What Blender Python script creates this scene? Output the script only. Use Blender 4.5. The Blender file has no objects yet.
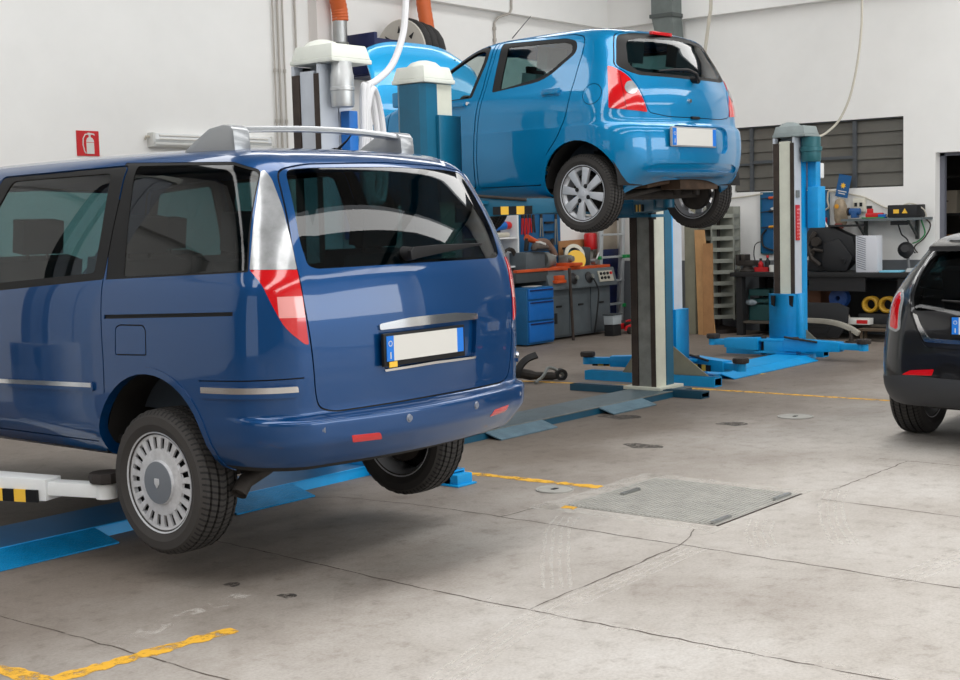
import bpy, bmesh, math, random
from math import pi, sin, cos, radians
from mathutils import Vector, Matrix
random.seed(7)
SC = bpy.context.scene
COL = SC.collection
V = Vector

# ------------------------------------------------------------------ materials
MATS = {}

def mat(name, col, rough=0.5, metal=0.0, coat=0.0, noise=0.0, nscale=6.0, bump=0.0, bscale=60.0, spec=0.5, emit=None, estr=0.0, flakes=False):
    """principled material whose colour is gently broken up by object-space noise"""
    if name in MATS:
        return MATS[name]
    m = bpy.data.materials.new(name)
    m.use_nodes = True
    nt = m.node_tree
    b = nt.nodes['Principled BSDF']
    c = tuple(((v / 12.92) if v <= 0.04045 else ((v + 0.055) / 1.055) ** 2.4) for v in [q / 255 for q in col]) + (1,)
    b.inputs['Base Color'].default_value = c
    b.inputs['Roughness'].default_value = rough
    b.inputs['Metallic'].default_value = metal
    b.inputs['Coat Weight'].default_value = coat
    b.inputs['Coat Roughness'].default_value = 0.03
    b.inputs['Specular IOR Level'].default_value = spec
    if emit:
        b.inputs['Emission Color'].default_value = (*emit, 1)
        b.inputs['Emission Strength'].default_value = estr
    if noise or bump:
        tc = nt.nodes.new('ShaderNodeTexCoord')
    if noise:
        n = nt.nodes.new('ShaderNodeTexNoise')
        n.inputs['Scale'].default_value = nscale
        n.inputs['Detail'].default_value = 6
        n.inputs['Roughness'].default_value = 0.65
        nt.links.new(tc.outputs['Object'], n.inputs['Vector'])
        r = nt.nodes.new('ShaderNodeValToRGB')
        r.color_ramp.elements[0].position = 0.3
        r.color_ramp.elements[1].position = 0.7
        r.color_ramp.elements[0].color = tuple(max(0, v * (1 - noise)) for v in c[:3]) + (1,)
        r.color_ramp.elements[1].color = tuple(min(1, v * (1 + noise)) for v in c[:3]) + (1,)
        nt.links.new(n.outputs['Fac'], r.inputs['Fac'])
        nt.links.new(r.outputs['Color'], b.inputs['Base Color'])
    if bump:
        n2 = nt.nodes.new('ShaderNodeTexNoise')
        n2.inputs['Scale'].default_value = bscale
        nt.links.new(tc.outputs['Object'], n2.inputs['Vector'])
        bp = nt.nodes.new('ShaderNodeBump')
        bp.inputs['Strength'].default_value = bump
        bp.inputs['Distance'].default_value = 0.01
        nt.links.new(n2.outputs['Fac'], bp.inputs['Height'])
        nt.links.new(bp.outputs['Normal'], b.inputs['Normal'])
    MATS[name] = m
    return m

def lin(col):
    return tuple(((v / 12.92) if v <= 0.04045 else ((v + 0.055) / 1.055) ** 2.4) for v in [q / 255 for q in col]) + (1,)

def glass(name, tint, rough=0.02):
    """thin tinted pane: coloured see-through plus a fresnel mirror coat"""
    m = bpy.data.materials.new(name)
    m.use_nodes = True
    nt = m.node_tree
    nt.nodes.clear()
    out = nt.nodes.new('ShaderNodeOutputMaterial')
    tr = nt.nodes.new('ShaderNodeBsdfTransparent')
    tr.inputs['Color'].default_value = (*tint, 1)
    gl = nt.nodes.new('ShaderNodeBsdfGlossy')
    gl.inputs['Roughness'].default_value = rough
    fr = nt.nodes.new('ShaderNodeFresnel')
    ge = nt.nodes.new('ShaderNodeNewGeometry')
    io = nt.nodes.new('ShaderNodeMapRange')   # the same mirror strength from either side of the pane
    io.inputs['To Min'].default_value = 1.55
    io.inputs['To Max'].default_value = 1 / 1.55
    nt.links.new(ge.outputs['Backfacing'], io.inputs['Value'])
    nt.links.new(io.outputs[0], fr.inputs['IOR'])
    mx = nt.nodes.new('ShaderNodeMixShader')
    nt.links.new(fr.outputs[0], mx.inputs[0])
    nt.links.new(tr.outputs[0], mx.inputs[1])
    nt.links.new(gl.outputs[0], mx.inputs[2])
    nt.links.new(mx.outputs[0], out.inputs[0])
    MATS[name] = m
    return m

# ------------------------------------------------------------------ mesh builder
class MB:
    def __init__(s):
        s.bm = bmesh.new()
        s.mi = 0
        s.M = None

    def _f(s, vs):
        try:
            f = s.bm.faces.new(vs)
            f.material_index = s.mi
            return f
        except ValueError:
            return None

    def v(s, p):
        p = V(p)
        if s.M is not None:
            p = s.M @ p
        return s.bm.verts.new(p)

    def box(s, x0, x1, y0, y1, z0, z1):
        vs = [s.v(p) for p in ((x0, y0, z0), (x1, y0, z0), (x1, y1, z0), (x0, y1, z0), (x0, y0, z1), (x1, y0, z1), (x1, y1, z1), (x0, y1, z1))]
        for q in ((3, 2, 1, 0), (4, 5, 6, 7), (0, 1, 5, 4), (1, 2, 6, 5), (2, 3, 7, 6), (3, 0, 4, 7)):
            s._f([vs[i] for i in q])
        return s

    def boxc(s, c, size, rot=(0, 0, 0)):
        from mathutils import Euler
        old = s.M
        T = Matrix.Translation(V(c)) @ Euler(rot).to_matrix().to_4x4()
        s.M = T if old is None else old @ T
        a, b, d = (q / 2 for q in size)
        s.box(-a, a, -b, b, -d, d)
        s.M = old
        return s

    def prism(s, poly, axis, a0, a1):
        """polygon extruded along an axis; poly in the other two axes (yz, xz or xy)"""
        def P(u, w, a):
            return {'x': (a, u, w), 'y': (u, a, w), 'z': (u, w, a)}[axis]
        A = [s.v(P(u, w, a0)) for u, w in poly]
        B = [s.v(P(u, w, a1)) for u, w in poly]
        s._f(A[::-1]); s._f(B)
        n = len(poly)
        for i in range(n):
            s._f([A[i], A[(i + 1) % n], B[(i + 1) % n], B[i]])
        return s

    def frames(s, pts, closed=False):
        pts = [V(p) for p in pts]
        n = len(pts)
        T = []
        for i in range(n):
            a = pts[(i - 1) % n] if (closed or i > 0) else pts[i]
            b = pts[(i + 1) % n] if (closed or i < n - 1) else pts[i]
            d = b - a
            T.append(d.normalized() if d.length > 1e-9 else V((0, 0, 1)))
        up = V((0, 0, 1)) if abs(T[0].z) < 0.9 else V((1, 0, 0))
        N = (up - T[0] * up.dot(T[0])).normalized()
        out = []
        for i in range(n):
            N = (N - T[i] * N.dot(T[i])).normalized()
            out.append((pts[i], N.copy(), T[i].cross(N)))
        return out

    def tube(s, pts, r, seg=8, closed=False, cap=True):
        fr = s.frames(pts, closed)
        rs = r if isinstance(r, (list, tuple)) else [r] * len(fr)
        rings = []
        for (p, N, B), rr in zip(fr, rs):
            rings.append([s.v(p + N * rr * cos(2 * pi * k / seg) + B * rr * sin(2 * pi * k / seg)) for k in range(seg)])
        m = len(rings)
        for i in range(m if closed else m - 1):
            a, b = rings[i], rings[(i + 1) % m]
            for k in range(seg):
                s._f([a[k], a[(k + 1) % seg], b[(k + 1) % seg], b[k]])
        if cap and not closed:
            s._f(rings[0][::-1]); s._f(rings[-1])
        return s

    def ribbon(s, pts, prof):
        """sweep a closed 2D profile (n,b) along points"""
        fr = s.frames(pts)
        rings = [[s.v(p + N * a + B * b) for a, b in prof] for p, N, B in fr]
        k = len(prof)
        for a, b in zip(rings, rings[1:]):
            for i in range(k):
                s._f([a[i], a[(i + 1) % k], b[(i + 1) % k], b[i]])
        s._f(rings[0][::-1]); s._f(rings[-1])
        return s

    def cyl(s, p0, p1, r0, r1=None, seg=20):
        return s.tube([p0, p1], [r0, r0 if r1 is None else r1], seg)

    def lathe(s, prof, o=(0, 0, 0), d=(0, 0, 1), seg=32, closed=False, mod=None):
        """prof: list of (radius, height) turned about direction d through o"""
        d = V(d).normalized()
        up = V((0, 0, 1)) if abs(d.z) < 0.9 else V((1, 0, 0))
        N = (up - d * up.dot(d)).normalized()
        B = d.cross(N)
        o = V(o)
        rings = []
        for k in range(seg):
            a = 2 * pi * k / seg
            dr = N * cos(a) + B * sin(a)
            rings.append([s.v(o + d * h + dr * (r if mod is None else mod(k, i, r))) for i, (r, h) in enumerate(prof)])
        n = len(prof)
        for k in range(seg):
            a, b = rings[k], rings[(k + 1) % seg]
            for i in range(n if closed else n - 1):
                j = (i + 1) % n
                vs = [a[i], a[j], b[j], b[i]]
                s._f(vs)
        return s

    def ball(s, c, r, sc=(1, 1, 1), seg=16):
        prof = [(max(1e-4, sin(pi * i / 10)), -cos(pi * i / 10)) for i in range(11)]
        old = s.M
        T = Matrix.Translation(V(c)) @ Matrix.Diagonal((r * sc[0], r * sc[1], r * sc[2], 1))
        s.M = T if old is None else old @ T
        s.lathe(prof, seg=seg)
        s.M = old
        return s

    def build(s, name, m, parent=None, smooth=True, bevel=0.0, angle=35, loc=None):
        bm = s.bm
        bmesh.ops.remove_doubles(bm, verts=bm.verts, dist=1e-5)
        bmesh.ops.recalc_face_normals(bm, faces=bm.faces)
        if bevel:
            es = [e for e in bm.edges if len(e.link_faces) == 2 and e.calc_face_angle(0) > radians(40)]
            bmesh.ops.bevel(bm, geom=es, offset=bevel, segments=2, affect='EDGES', profile=0.6, clamp_overlap=True)
        return finish(bm, name, m, parent, smooth, angle, loc)

def finish(bm, name, m, parent=None, smooth=True, angle=35, loc=None):
    if smooth:
        lim = radians(angle)
        for f in bm.faces:
            f.smooth = True
        for e in bm.edges:
            if len(e.link_faces) == 2 and e.calc_face_angle(0) > lim:
                e.smooth = False
    me = bpy.data.meshes.new(name)
    bm.to_mesh(me)
    bm.free()
    o = bpy.data.objects.new(name, me)
    COL.objects.link(o)
    for q in (m if isinstance(m, (list, tuple)) else [m]):
        me.materials.append(q)
    if parent is not None:
        o.parent = parent
    if loc is not None:
        o.location = loc
    return o

def tag(o, label, cat, group=None, kind=None):
    o['label'] = label
    o['category'] = cat
    if group:
        o['group'] = group
    if kind:
        o['kind'] = kind
    return o

def thing(name, label, cat, loc=(0, 0, 0), rz=0.0, group=None):
    o = bpy.data.objects.new(name, None)
    o.empty_display_size = 0.2
    COL.objects.link(o)
    o.location = loc
    o.rotation_euler = (0, 0, rz)
    return tag(o, label, cat, group)

def struct(o):
    o['kind'] = 'structure'
    return o

def copy_tree(o, parent=None):
    c = o.copy()
    COL.objects.link(c)
    c.parent = parent
    for ch in list(o.children):
        copy_tree(ch, c)
    return c

def crom(P, n):
    """smooth curve through tuples P, n sub-steps a span; never overshoots"""
    def slope(a, b, c):
        d0, d1 = b - a, c - b
        if d0 * d1 <= 0:
            return 0.0
        m = (d0 + d1) / 2
        k = 2.5 * min(abs(d0), abs(d1))
        return max(-k, min(k, m))
    out = []
    N = len(P)
    T = [tuple(slope(*v) if 0 < i < N - 1 else (v[2] - v[1] if i == 0 else v[1] - v[0]) for v in zip(P[max(i - 1, 0)], P[i], P[min(i + 1, N - 1)])) for i in range(N)]
    for i in range(N - 1):
        for k in range(n):
            t = k / n
            h00 = 2 * t ** 3 - 3 * t * t + 1; h10 = t ** 3 - 2 * t * t + t; h01 = -2 * t ** 3 + 3 * t * t; h11 = t ** 3 - t * t
            out.append(tuple(h00 * a + h10 * ma + h01 * b + h11 * mb for a, b, ma, mb in zip(P[i], P[i + 1], T[i], T[i + 1])))
    out.append(tuple(P[-1]))
    return out

def rpoly(pts, r, n=4):
    """round the corners of a 2D polygon; r one radius or a list"""
    out = []
    m = len(pts)
    for i in range(m):
        p = V(pts[i]); a = V(pts[i - 1]); b = V(pts[(i + 1) % m])
        rr = r[i] if isinstance(r, (list, tuple)) else r
        da = a - p; db = b - p
        k = min(rr, da.length * 0.45, db.length * 0.45)
        if k < 1e-5:
            out.append(tuple(p)); continue
        A = p + da.normalized() * k
        B = p + db.normalized() * k
        for j in range(n + 1):
            t = j / n
            out.append(tuple(A * (1 - t) ** 2 + p * 2 * t * (1 - t) + B * t * t))
    return out

def opoly(pts, d):
    """offset a polygon outward by d (inward if negative)"""
    n = len(pts)
    ar = sum(pts[i][0] * pts[(i + 1) % n][1] - pts[(i + 1) % n][0] * pts[i][1] for i in range(n))
    sg = 1 if ar > 0 else -1
    out = []
    for i in range(n):
        p = V(pts[i]); a = V(pts[i - 1]); b = V(pts[(i + 1) % n])
        e1 = (p - a); e2 = (b - p)
        if e1.length < 1e-7 or e2.length < 1e-7:
            out.append(tuple(p)); continue
        n1 = V((e1.y, -e1.x)).normalized() * sg
        n2 = V((e2.y, -e2.x)).normalized() * sg
        nn = n1 + n2
        if nn.length < 1e-4:
            out.append(tuple(p + n1 * d)); continue
        nn.normalize()
        out.append(tuple(p + nn * d / max(0.4, nn.dot(n1))))
    return out

def inpoly(p, poly):
    x, y = p
    c = False
    j = len(poly) - 1
    for i in range(len(poly)):
        xi, yi = poly[i]; xj, yj = poly[j]
        if (yi > y) != (yj > y) and x < (xj - xi) * (y - yi) / (yj - yi) + xi:
            c = not c
        j = i
    return c

# ------------------------------------------------------------------ camera (solved from the photograph's vanishing lines)
CAM_H = 1.6
FPX, PITCH, ROLL, YAW = 1368.238, radians(4.97676937), radians(-1.56935084), radians(39.27052934)
Ux = V((sin(YAW), 0, cos(YAW))); Uy = V((-cos(YAW), 0, sin(YAW)))
_f = V((0, -sin(PITCH), cos(PITCH))); _r = V((1, 0, 0)); _u = V((0, cos(PITCH), sin(PITCH)))
_r2 = _r * cos(ROLL) + _u * sin(ROLL); _u2 = _u * cos(ROLL) - _r * sin(ROLL)
def _w(d):
    return V((d.dot(Ux), d.dot(Uy), d.y))
RW, UW, FW = _w(_r2), _w(_u2), _w(_f)
cd = bpy.data.cameras.new('camera')
cam = bpy.data.objects.new('camera', cd)
COL.objects.link(cam)
cam.matrix_world = Matrix.Translation((0, 0, CAM_H)) @ Matrix((RW, UW, -FW)).transposed().to_4x4()
cd.sensor_width = 36
cd.sensor_fit = 'HORIZONTAL'
cd.lens = FPX / 960 * 36
cd.clip_start = 0.05
SC.camera = cam
# ------------------------------------------------------------------ car shell: nested plan outlines, cut into panels
class Shell:
    """left half of a car body (x <= 0, y forward) as nested rounded plan outlines; panels are cut out of the skin"""
    def __init__(s, rows, sub, ym, hl, kp, zwarp=None, nr=14, nc=12, ns=70):
        bm = s.bm = bmesh.new()
        s.lay = bm.faces.layers.int.new('reg')
        s.names = ['body']
        R = crom(rows, sub)
        grid = []
        for (z, w, yr, yf, cx, cy, cf, br, bf) in R:
            w = max(w, 0.0005)
            cx = min(cx, w * 0.95); cfx = min(cf, w * 0.95)
            pts = []
            yb = yr + br * ((w - cx) / w) ** 2
            for i in range(nr):
                x = (w - cx) * i / nr
                pts.append((-x, yr + br * (x / w) ** 2))
            L = yf - yr
            cy_ = min(cy, L * 0.4); cfy = min(cf, L * 0.4)
            for i in range(nc):
                a = pi / 2 * i / nc
                pts.append((-(w - cx) - cx * sin(a), yb + cy_ - cy_ * cos(a)))
            yfb = yf - bf * ((w - cfx) / w) ** 2
            y0, y1 = yb + cy_, yfb - cfy
            for i in range(ns):
                pts.append((-w, y0 + (y1 - y0) * i / ns))
            for i in range(nc):
                a = pi / 2 * i / nc
                pts.append((-(w - cfx) - cfx * cos(a), yfb - cfy + cfy * sin(a)))
            for i in range(nr + 1):
                x = (w - cfx) * (1 - i / nr)
                pts.append((-x, yf - bf * (x / w) ** 2))
            row = []
            for x, y in pts:
                t = (y - ym) / hl
                x *= 1 - kp * abs(t) ** 3
                zz = z + (zwarp(y, z) if zwarp else 0)
                row.append(bm.verts.new((x, y, zz)))
            grid.append(row)
        for a, b in zip(grid, grid[1:]):
            for i in range(len(a) - 1):
                try:
                    bm.faces.new((a[i + 1], a[i], b[i], b[i + 1]))
                except ValueError:
                    pass
        bmesh.ops.remove_doubles(bm, verts=bm.verts, dist=0.0004)
        bm.normal_update()
        bad = sum(1 for f in bm.faces if f.normal.x > 0.3)
        if bad > len(bm.faces) / 2:
            bmesh.ops.reverse_faces(bm, faces=bm.faces)

    VIEWS = {'side': (V((0, 1, 0)), V((0, 0, 1)), V((-1, 0, 0))),
             'rear': (V((1, 0, 0)), V((0, 0, 1)), V((0, -1, 0))),
             'front': (V((1, 0, 0)), V((0, 0, 1)), V((0, 1, 0))),
             'diag': (V((-0.7071068, 0.7071068, 0)), V((0, 0, 1)), V((-0.7071068, -0.7071068, 0))),
             'top': (V((1, 0, 0)), V((0, 1, 0)), V((0, 0, 1)))}

    def cut(s, poly, view, name, minn=0.12, only=None):
        A, B, D = s.VIEWS[view]
        bm = s.bm
        if name not in s.names:
            s.names.append(name)
        t = s.names.index(name)
        xs = [p[0] for p in poly]; ys = [p[1] for p in poly]
        bx = (min(xs) - .02, max(xs) + .02, min(ys) - .02, max(ys) + .02)
        def near(f, b):
            us = [v.co.dot(A) for v in f.verts]; ws = [v.co.dot(B) for v in f.verts]
            return max(us) >= b[0] and min(us) <= b[1] and max(ws) >= b[2] and min(ws) <= b[3]
        n = len(poly)
        cand = [f for f in bm.faces if f.normal.dot(D) > minn and near(f, bx)]
        for i in range(n):
            p, q = poly[i], poly[(i + 1) % n]
            e = 1e-4
            bb = (min(p[0], q[0]) - e, max(p[0], q[0]) + e, min(p[1], q[1]) - e, max(p[1], q[1]) + e)
            N = A * (q[1] - p[1]) - B * (q[0] - p[0])
            if N.length < 1e-7:
                continue
            fs = [f for f in cand if f.is_valid and near(f, bb)]
            if not fs:
                continue
            es = list({e for f in fs for e in f.edges})
            vs = list({v for f in fs for v in f.verts})
            r = bmesh.ops.bisect_plane(bm, geom=fs + es + vs, dist=1e-6, plane_co=A * p[0] + B * p[1], plane_no=N.normalized())
            cand = list({f for f in cand if f.is_valid} | {g for g in r['geom'] if isinstance(g, bmesh.types.BMFace) and g.is_valid})
        bm.normal_update()
        for f in cand:
            if f.is_valid:
                c = f.calc_center_median()
                if inpoly((c.dot(A), c.dot(B)), poly):
                    if only is None or s.names[f[s.lay]] in only:
                        f[s.lay] = t

    def take(s, names, mirror='join', off=0.0, lip=0.0, xf=None):
        """region(s) as a new bmesh; mirror: 'join' both halves, 'left', 'right'"""
        ids = {s.names.index(n) for n in (names if isinstance(names, (list, tuple)) else [names]) if n in s.names}
        nb = bmesh.new()
        vm = {}
        nm = {}
        for f in s.bm.faces:
            if f[s.lay] in ids:
                vs = []
                for v in f.verts:
                    if v not in vm:
                        vm[v] = nb.verts.new(v.co)
                        nm[vm[v]] = v.normal.copy()
                    vs.append(vm[v])
                try:
                    nb.faces.new(vs)
                except ValueError:
                    pass
        if mirror == 'join':
            r = bmesh.ops.duplicate(nb, geom=nb.verts[:] + nb.faces[:])
            vv = [g for g in r['geom'] if isinstance(g, bmesh.types.BMVert)]
            ff = [g for g in r['geom'] if isinstance(g, bmesh.types.BMFace)]
            for v in vv:
                v.co.x = -v.co.x
            bmesh.ops.reverse_faces(nb, faces=ff)
            bmesh.ops.remove_doubles(nb, verts=[v for v in nb.verts if abs(v.co.x) < 0.002], dist=0.0015)
        elif mirror == 'right':
            for v in nb.verts:
                v.co.x = -v.co.x
            bmesh.ops.reverse_faces(nb, faces=nb.faces)
        nb.normal_update()
        if off:
            for v in nb.verts:
                v.co = v.co + v.normal * off
            nb.normal_update()
        if lip:
            be = [e for e in nb.edges if len(e.link_faces) == 1]
            nv = {}
            for e in be:
                for v in e.verts:
                    if v not in nv:
                        nv[v] = nb.verts.new(v.co - v.normal * lip)
            for e in be:
                a, b = e.verts
                l = e.link_loops[0]
                a, b = l.vert, l.link_loop_next.vert
                try:
                    nb.faces.new((b, a, nv[a], nv[b]))
                except ValueError:
                    pass
            nb.normal_update()
        return nb

    def part(s, names, oname, m, parent, mirror='join', off=0.0, lip=0.0, angle=30):
        bm = s.take(names, mirror, off, lip)
        if not bm.faces:
            bm.free()
            return None
        return finish(bm, oname, m, parent, True, angle)
# z, half width, rear y, front y, rear corner rx, ry, front corner, rear bow, front bow
VAN_ROWS = [
 (0.544, 0.79, -0.735, 3.5, 0.22, 0.26, 0.3, 0.14, 0.1),
 (0.577, 0.855, -0.825, 3.58, 0.23, 0.3, 0.3, 0.15, 0.1),
 (0.652, 0.905, -0.89, 3.66, 0.24, 0.32, 0.3, 0.16, 0.12),
 (0.70, 0.92, -0.918, 3.72, 0.25, 0.33, 0.3, 0.165, 0.14),
 (0.765, 0.925, -0.92, 3.74, 0.25, 0.33, 0.3, 0.165, 0.14),
 (0.786, 0.925, -0.905, 3.74, 0.25, 0.33, 0.3, 0.16, 0.14),
 (0.797, 0.925, -0.865, 3.73, 0.24, 0.32, 0.3, 0.15, 0.14),
 (0.815, 0.925, -0.85, 3.72, 0.24, 0.31, 0.3, 0.145, 0.14),
 (1.02, 0.925, -0.86, 3.62, 0.24, 0.31, 0.3, 0.145, 0.16),
 (1.2, 0.92, -0.855, 3.25, 0.23, 0.3, 0.3, 0.14, 0.18),
 (1.33, 0.905, -0.84, 2.95, 0.22, 0.25, 0.3, 0.14, 0.2),
 (1.42, 0.88, -0.82, 2.8, 0.21, 0.24, 0.3, 0.14, 0.2),
 (1.6, 0.828, -0.76, 2.55, 0.2, 0.22, 0.3, 0.14, 0.2),
 (1.77, 0.77, -0.68, 2.32, 0.18, 0.21, 0.3, 0.14, 0.2),
 (1.85, 0.735, -0.63, 2.22, 0.17, 0.2, 0.3, 0.14, 0.2),
 (1.9, 0.69, -0.555, 2.12, 0.17, 0.19, 0.3, 0.14, 0.2),
 (1.935, 0.61, -0.425, 2.02, 0.17, 0.19, 0.3, 0.14, 0.2),
 (1.955, 0.44, -0.1677, 1.8, 0.17, 0.19, 0.25, 0.09, 0.15),
 (1.963, 0, 0.2, 1.4, 0.1, 0.1, 0.1, 0, 0)]
def van_warp(y, z):
    return 0.02 * max(0, min(1, (z - 1.45) / .45)) * (1 - ((y - .9) / 1.6) ** 2 if abs(y - .9) < 1.6 else 0)
VAN_POS = (4.67, 4.95, 0)
ALTO_ROWS = [
 (0.255, 0.6968, -0.327, 2.78, 0.2, 0.24, 0.3, 0.13, 0.14),
 (0.275, 0.7601, -0.397, 2.84, 0.22, 0.27, 0.3, 0.15, 0.16),
 (0.33, 0.8076, -0.442, 2.9, 0.26, 0.32, 0.34, 0.17, 0.18),
 (0.42, 0.834, -0.467, 2.93, 0.27, 0.34, 0.36, 0.18, 0.2),
 (0.6, 0.8551, -0.477, 2.94, 0.27, 0.35, 0.36, 0.19, 0.2),
 (0.72, 0.8551, -0.467, 2.92, 0.27, 0.35, 0.36, 0.19, 0.2),
 (0.755, 0.8551, -0.442, 2.89, 0.27, 0.34, 0.36, 0.18, 0.2),
 (0.78, 0.8519, -0.422, 2.85, 0.27, 0.33, 0.36, 0.18, 0.2),
 (0.9, 0.8412, -0.412, 2.55, 0.26, 0.32, 0.34, 0.18, 0.2),
 (1, 0.8182, -0.392, 2.3, 0.25, 0.3, 0.34, 0.18, 0.2),
 (1.06, 0.7938, -0.372, 2.12, 0.24, 0.28, 0.32, 0.18, 0.2),
 (1.2, 0.739, -0.322, 1.9, 0.22, 0.26, 0.3, 0.17, 0.2),
 (1.33, 0.6809, -0.262, 1.66, 0.2, 0.24, 0.28, 0.17, 0.18),
 (1.42, 0.6386, -0.212, 1.47, 0.19, 0.22, 0.26, 0.17, 0.16),
 (1.47, 0.5806, -0.127, 1.32, 0.19, 0.22, 0.26, 0.17, 0.14),
 (1.495, 0.475, 0.023, 1.12, 0.18, 0.2, 0.22, 0.16, 0.12),
 (1.505, 0.2956, 0.193, 0.86, 0.14, 0.15, 0.16, 0.13, 0.08),
 (1.51, 0, 0.35, 0.6, 0.05, 0.05, 0.05, 0, 0)]
def alto_warp(y, z):
    k = max(0, min(1, (z - 1.05) / .35))
    a = (y - .55)
    r = k * (-.04 * a * a if a < 0 else -.03 * a * a)
    if z < .6 and y < -.15:
        t = min(1, (-.15 - y) / .2)
        r += .115 * t * t * (3 - 2 * t) * (1 - (z - .255) / .345)
    return r
ALTO_POS = (8.955, 5.58, 1.50)
ALTO_RZ = -radians(4)
DELTA_ROWS = [
 (.28, .74, -.62, 3.2, .22, .26, .3, .05, .1),
 (.30, .82, -.72, 3.3, .24, .30, .3, .07, .1),
 (.38, .86, -.80, 3.4, .27, .34, .3, .09, .12),
 (.47, .875, -.825, 3.42, .28, .36, .3, .10, .12),
 (.60, .88, -.815, 3.42, .28, .36, .3, .10, .12),
 (.70, .878, -.80, 3.4, .28, .36, .3, .10, .12),
 (.80, .87, -.785, 3.3, .28, .36, .3, .10, .12),
 (.95, .85, -.75, 2.6, .28, .36, .3, .10, .14),
 (1.04, .825, -.70, 2.2, .28, .36, .3, .10, .14),
 (1.15, .765, -.60, 1.9, .24, .32, .3, .09, .14),
 (1.28, .69, -.46, 1.5, .22, .28, .3, .08, .14),
 (1.37, .635, -.36, 1.2, .20, .26, .3, .08, .14),
 (1.41, .575, -.24, 1.0, .18, .24, .3, .08, .14),
 (1.435, .44, -.05, .8, .15, .2, .2, .05, .1),
 (1.445, .0, .3, .5, .05, .05, .05, 0, 0)]
DELTA_POS = (9.55, 2.95, 0)
def mark(sh, fn, name, only=('body',)):
    if name not in sh.names:
        sh.names.append(name)
    t = sh.names.index(name)
    for f in sh.bm.faces:
        if sh.names[f[sh.lay]] in only and fn(f.calc_center_median()):
            f[sh.lay] = t

def pair(sh, names, oname, m, parent, *a, **k):
    for side in ('left', 'right'):
        sh.part(names, oname, m, parent, side, *a, **k)

def circ(c, r, n=28, a0=0, a1=2 * pi, sx=1.0):
    return [(c[0] + r * sx * cos(a0 + (a1 - a0) * i / n), c[1] + r * sin(a0 + (a1 - a0) * i / n)) for i in range(n)]

# ---- car materials
PAINT_VAN = mat('van_paint', (0, 62, 114), 0.36, 0.4, 1.0, spec=.2)
PAINT_ALTO = mat('azure_paint', (0, 122, 174), 0.36, 0.3, 1.0, spec=.15)
PAINT_BLK = mat('black_paint', (10, 10, 13), 0.3, 0.2, 1.0)
PAINT_SILV = mat('silver_paint', (152, 155, 158), 0.34, 0.6, 0.6)
CHROME = mat('chrome', (215, 215, 215), 0.12, 1.0)
ALU = mat('alloy', (206, 208, 212), 0.4, 0.45, noise=0.06)
ALUD = mat('alloy_dark', (122, 128, 136), 0.4, 0.4)
RUBBER = mat('tyre_rubber', (42, 40, 39), 0.75, noise=0.25, nscale=14)
BLKP = mat('black_plastic', (17, 17, 19), 0.5, spec=.3)
SEAL = mat('black_seal', (13, 13, 14), 0.5, spec=.25)
DARKMET = mat('grimy_metal', (52, 47, 43), 0.7, 0.3, noise=0.35, nscale=9)
UNDER = mat('underbody_black', (22, 20, 19), 0.85, noise=0.3, nscale=8)
SEATM = mat('seat_fabric', (58, 66, 74), 0.9, noise=0.1)
GL_DARK = glass('privacy_glass', (0.10, 0.19, 0.20))
GL_MID = glass('tinted_glass', (0.26, 0.42, 0.43))
GL_CLR = glass('clear_glass', (0.62, 0.70, 0.68))
RED_L = mat('red_lens', (196, 12, 20), 0.12, 0, 1.0)
CLR_L = mat('clear_lens', (158, 160, 162), 0.2, 0.3, 1.0, noise=0.28, nscale=9)
PINK_L = mat('pale_lens', (226, 150, 146), 0.12, 0, 1.0)
PLATE_W = mat('plate_white', (212, 210, 204), 0.4)
PLATE_B = mat('plate_blue', (12, 116, 214), 0.4)
YELLOW = mat('yellow_plastic', (240, 190, 60), 0.5)

def rubber(R):
    """tyre rubber with slanted sipes cut across the tread only"""
    nm = 'tyre_rubber_%d' % round(R * 1000)
    if nm in MATS:
        return MATS[nm]
    m = mat(nm, (44, 42, 41), .75)
    nt = m.node_tree
    b = nt.nodes['Principled BSDF']
    def N(t, op=None, **k):
        n = nt.nodes.new(t)
        if op:
            n.operation = op
        return n
    def math(op, a, c=None):
        n = N('ShaderNodeMath', op)
        for i, q in enumerate((a, c)):
            if q is None:
                continue
            if isinstance(q, (int, float)):
                n.inputs[i].default_value = q
            else:
                nt.links.new(q, n.inputs[i])
        return n.outputs[0]
    tc = N('ShaderNodeTexCoord')
    sp = N('ShaderNodeSeparateXYZ')
    nt.links.new(tc.outputs['Object'], sp.inputs[0])
    ang = math('ARCTAN2', sp.outputs['Z'], sp.outputs['Y'])
    ph = math('ADD', math('MULTIPLY', ang, 74), math('MULTIPLY', math('ABSOLUTE', sp.outputs['X']), 70))
    wv = math('GREATER_THAN', math('SINE', ph), .45)
    rad = math('SQRT', math('ADD', math('POWER', sp.outputs['Y'], 2), math('POWER', sp.outputs['Z'], 2)))
    on = math('MULTIPLY', wv, math('GREATER_THAN', rad, R - .024))
    mx = N('ShaderNodeMix')
    mx.data_type = 'RGBA'
    nt.links.new(on, mx.inputs[0])
    mx.inputs[6].default_value = lin((52, 49, 47))
    mx.inputs[7].default_value = lin((18, 17, 17))
    nt.links.new(mx.outputs[2], b.inputs['Base Color'])
    bp = N('ShaderNodeBump')
    bp.invert = True
    bp.inputs['Strength'].default_value = .6
    bp.inputs['Distance'].default_value = .006
    nt.links.new(on, bp.inputs['Height'])
    nt.links.new(bp.outputs[0], b.inputs['Normal'])
    return m

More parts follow.
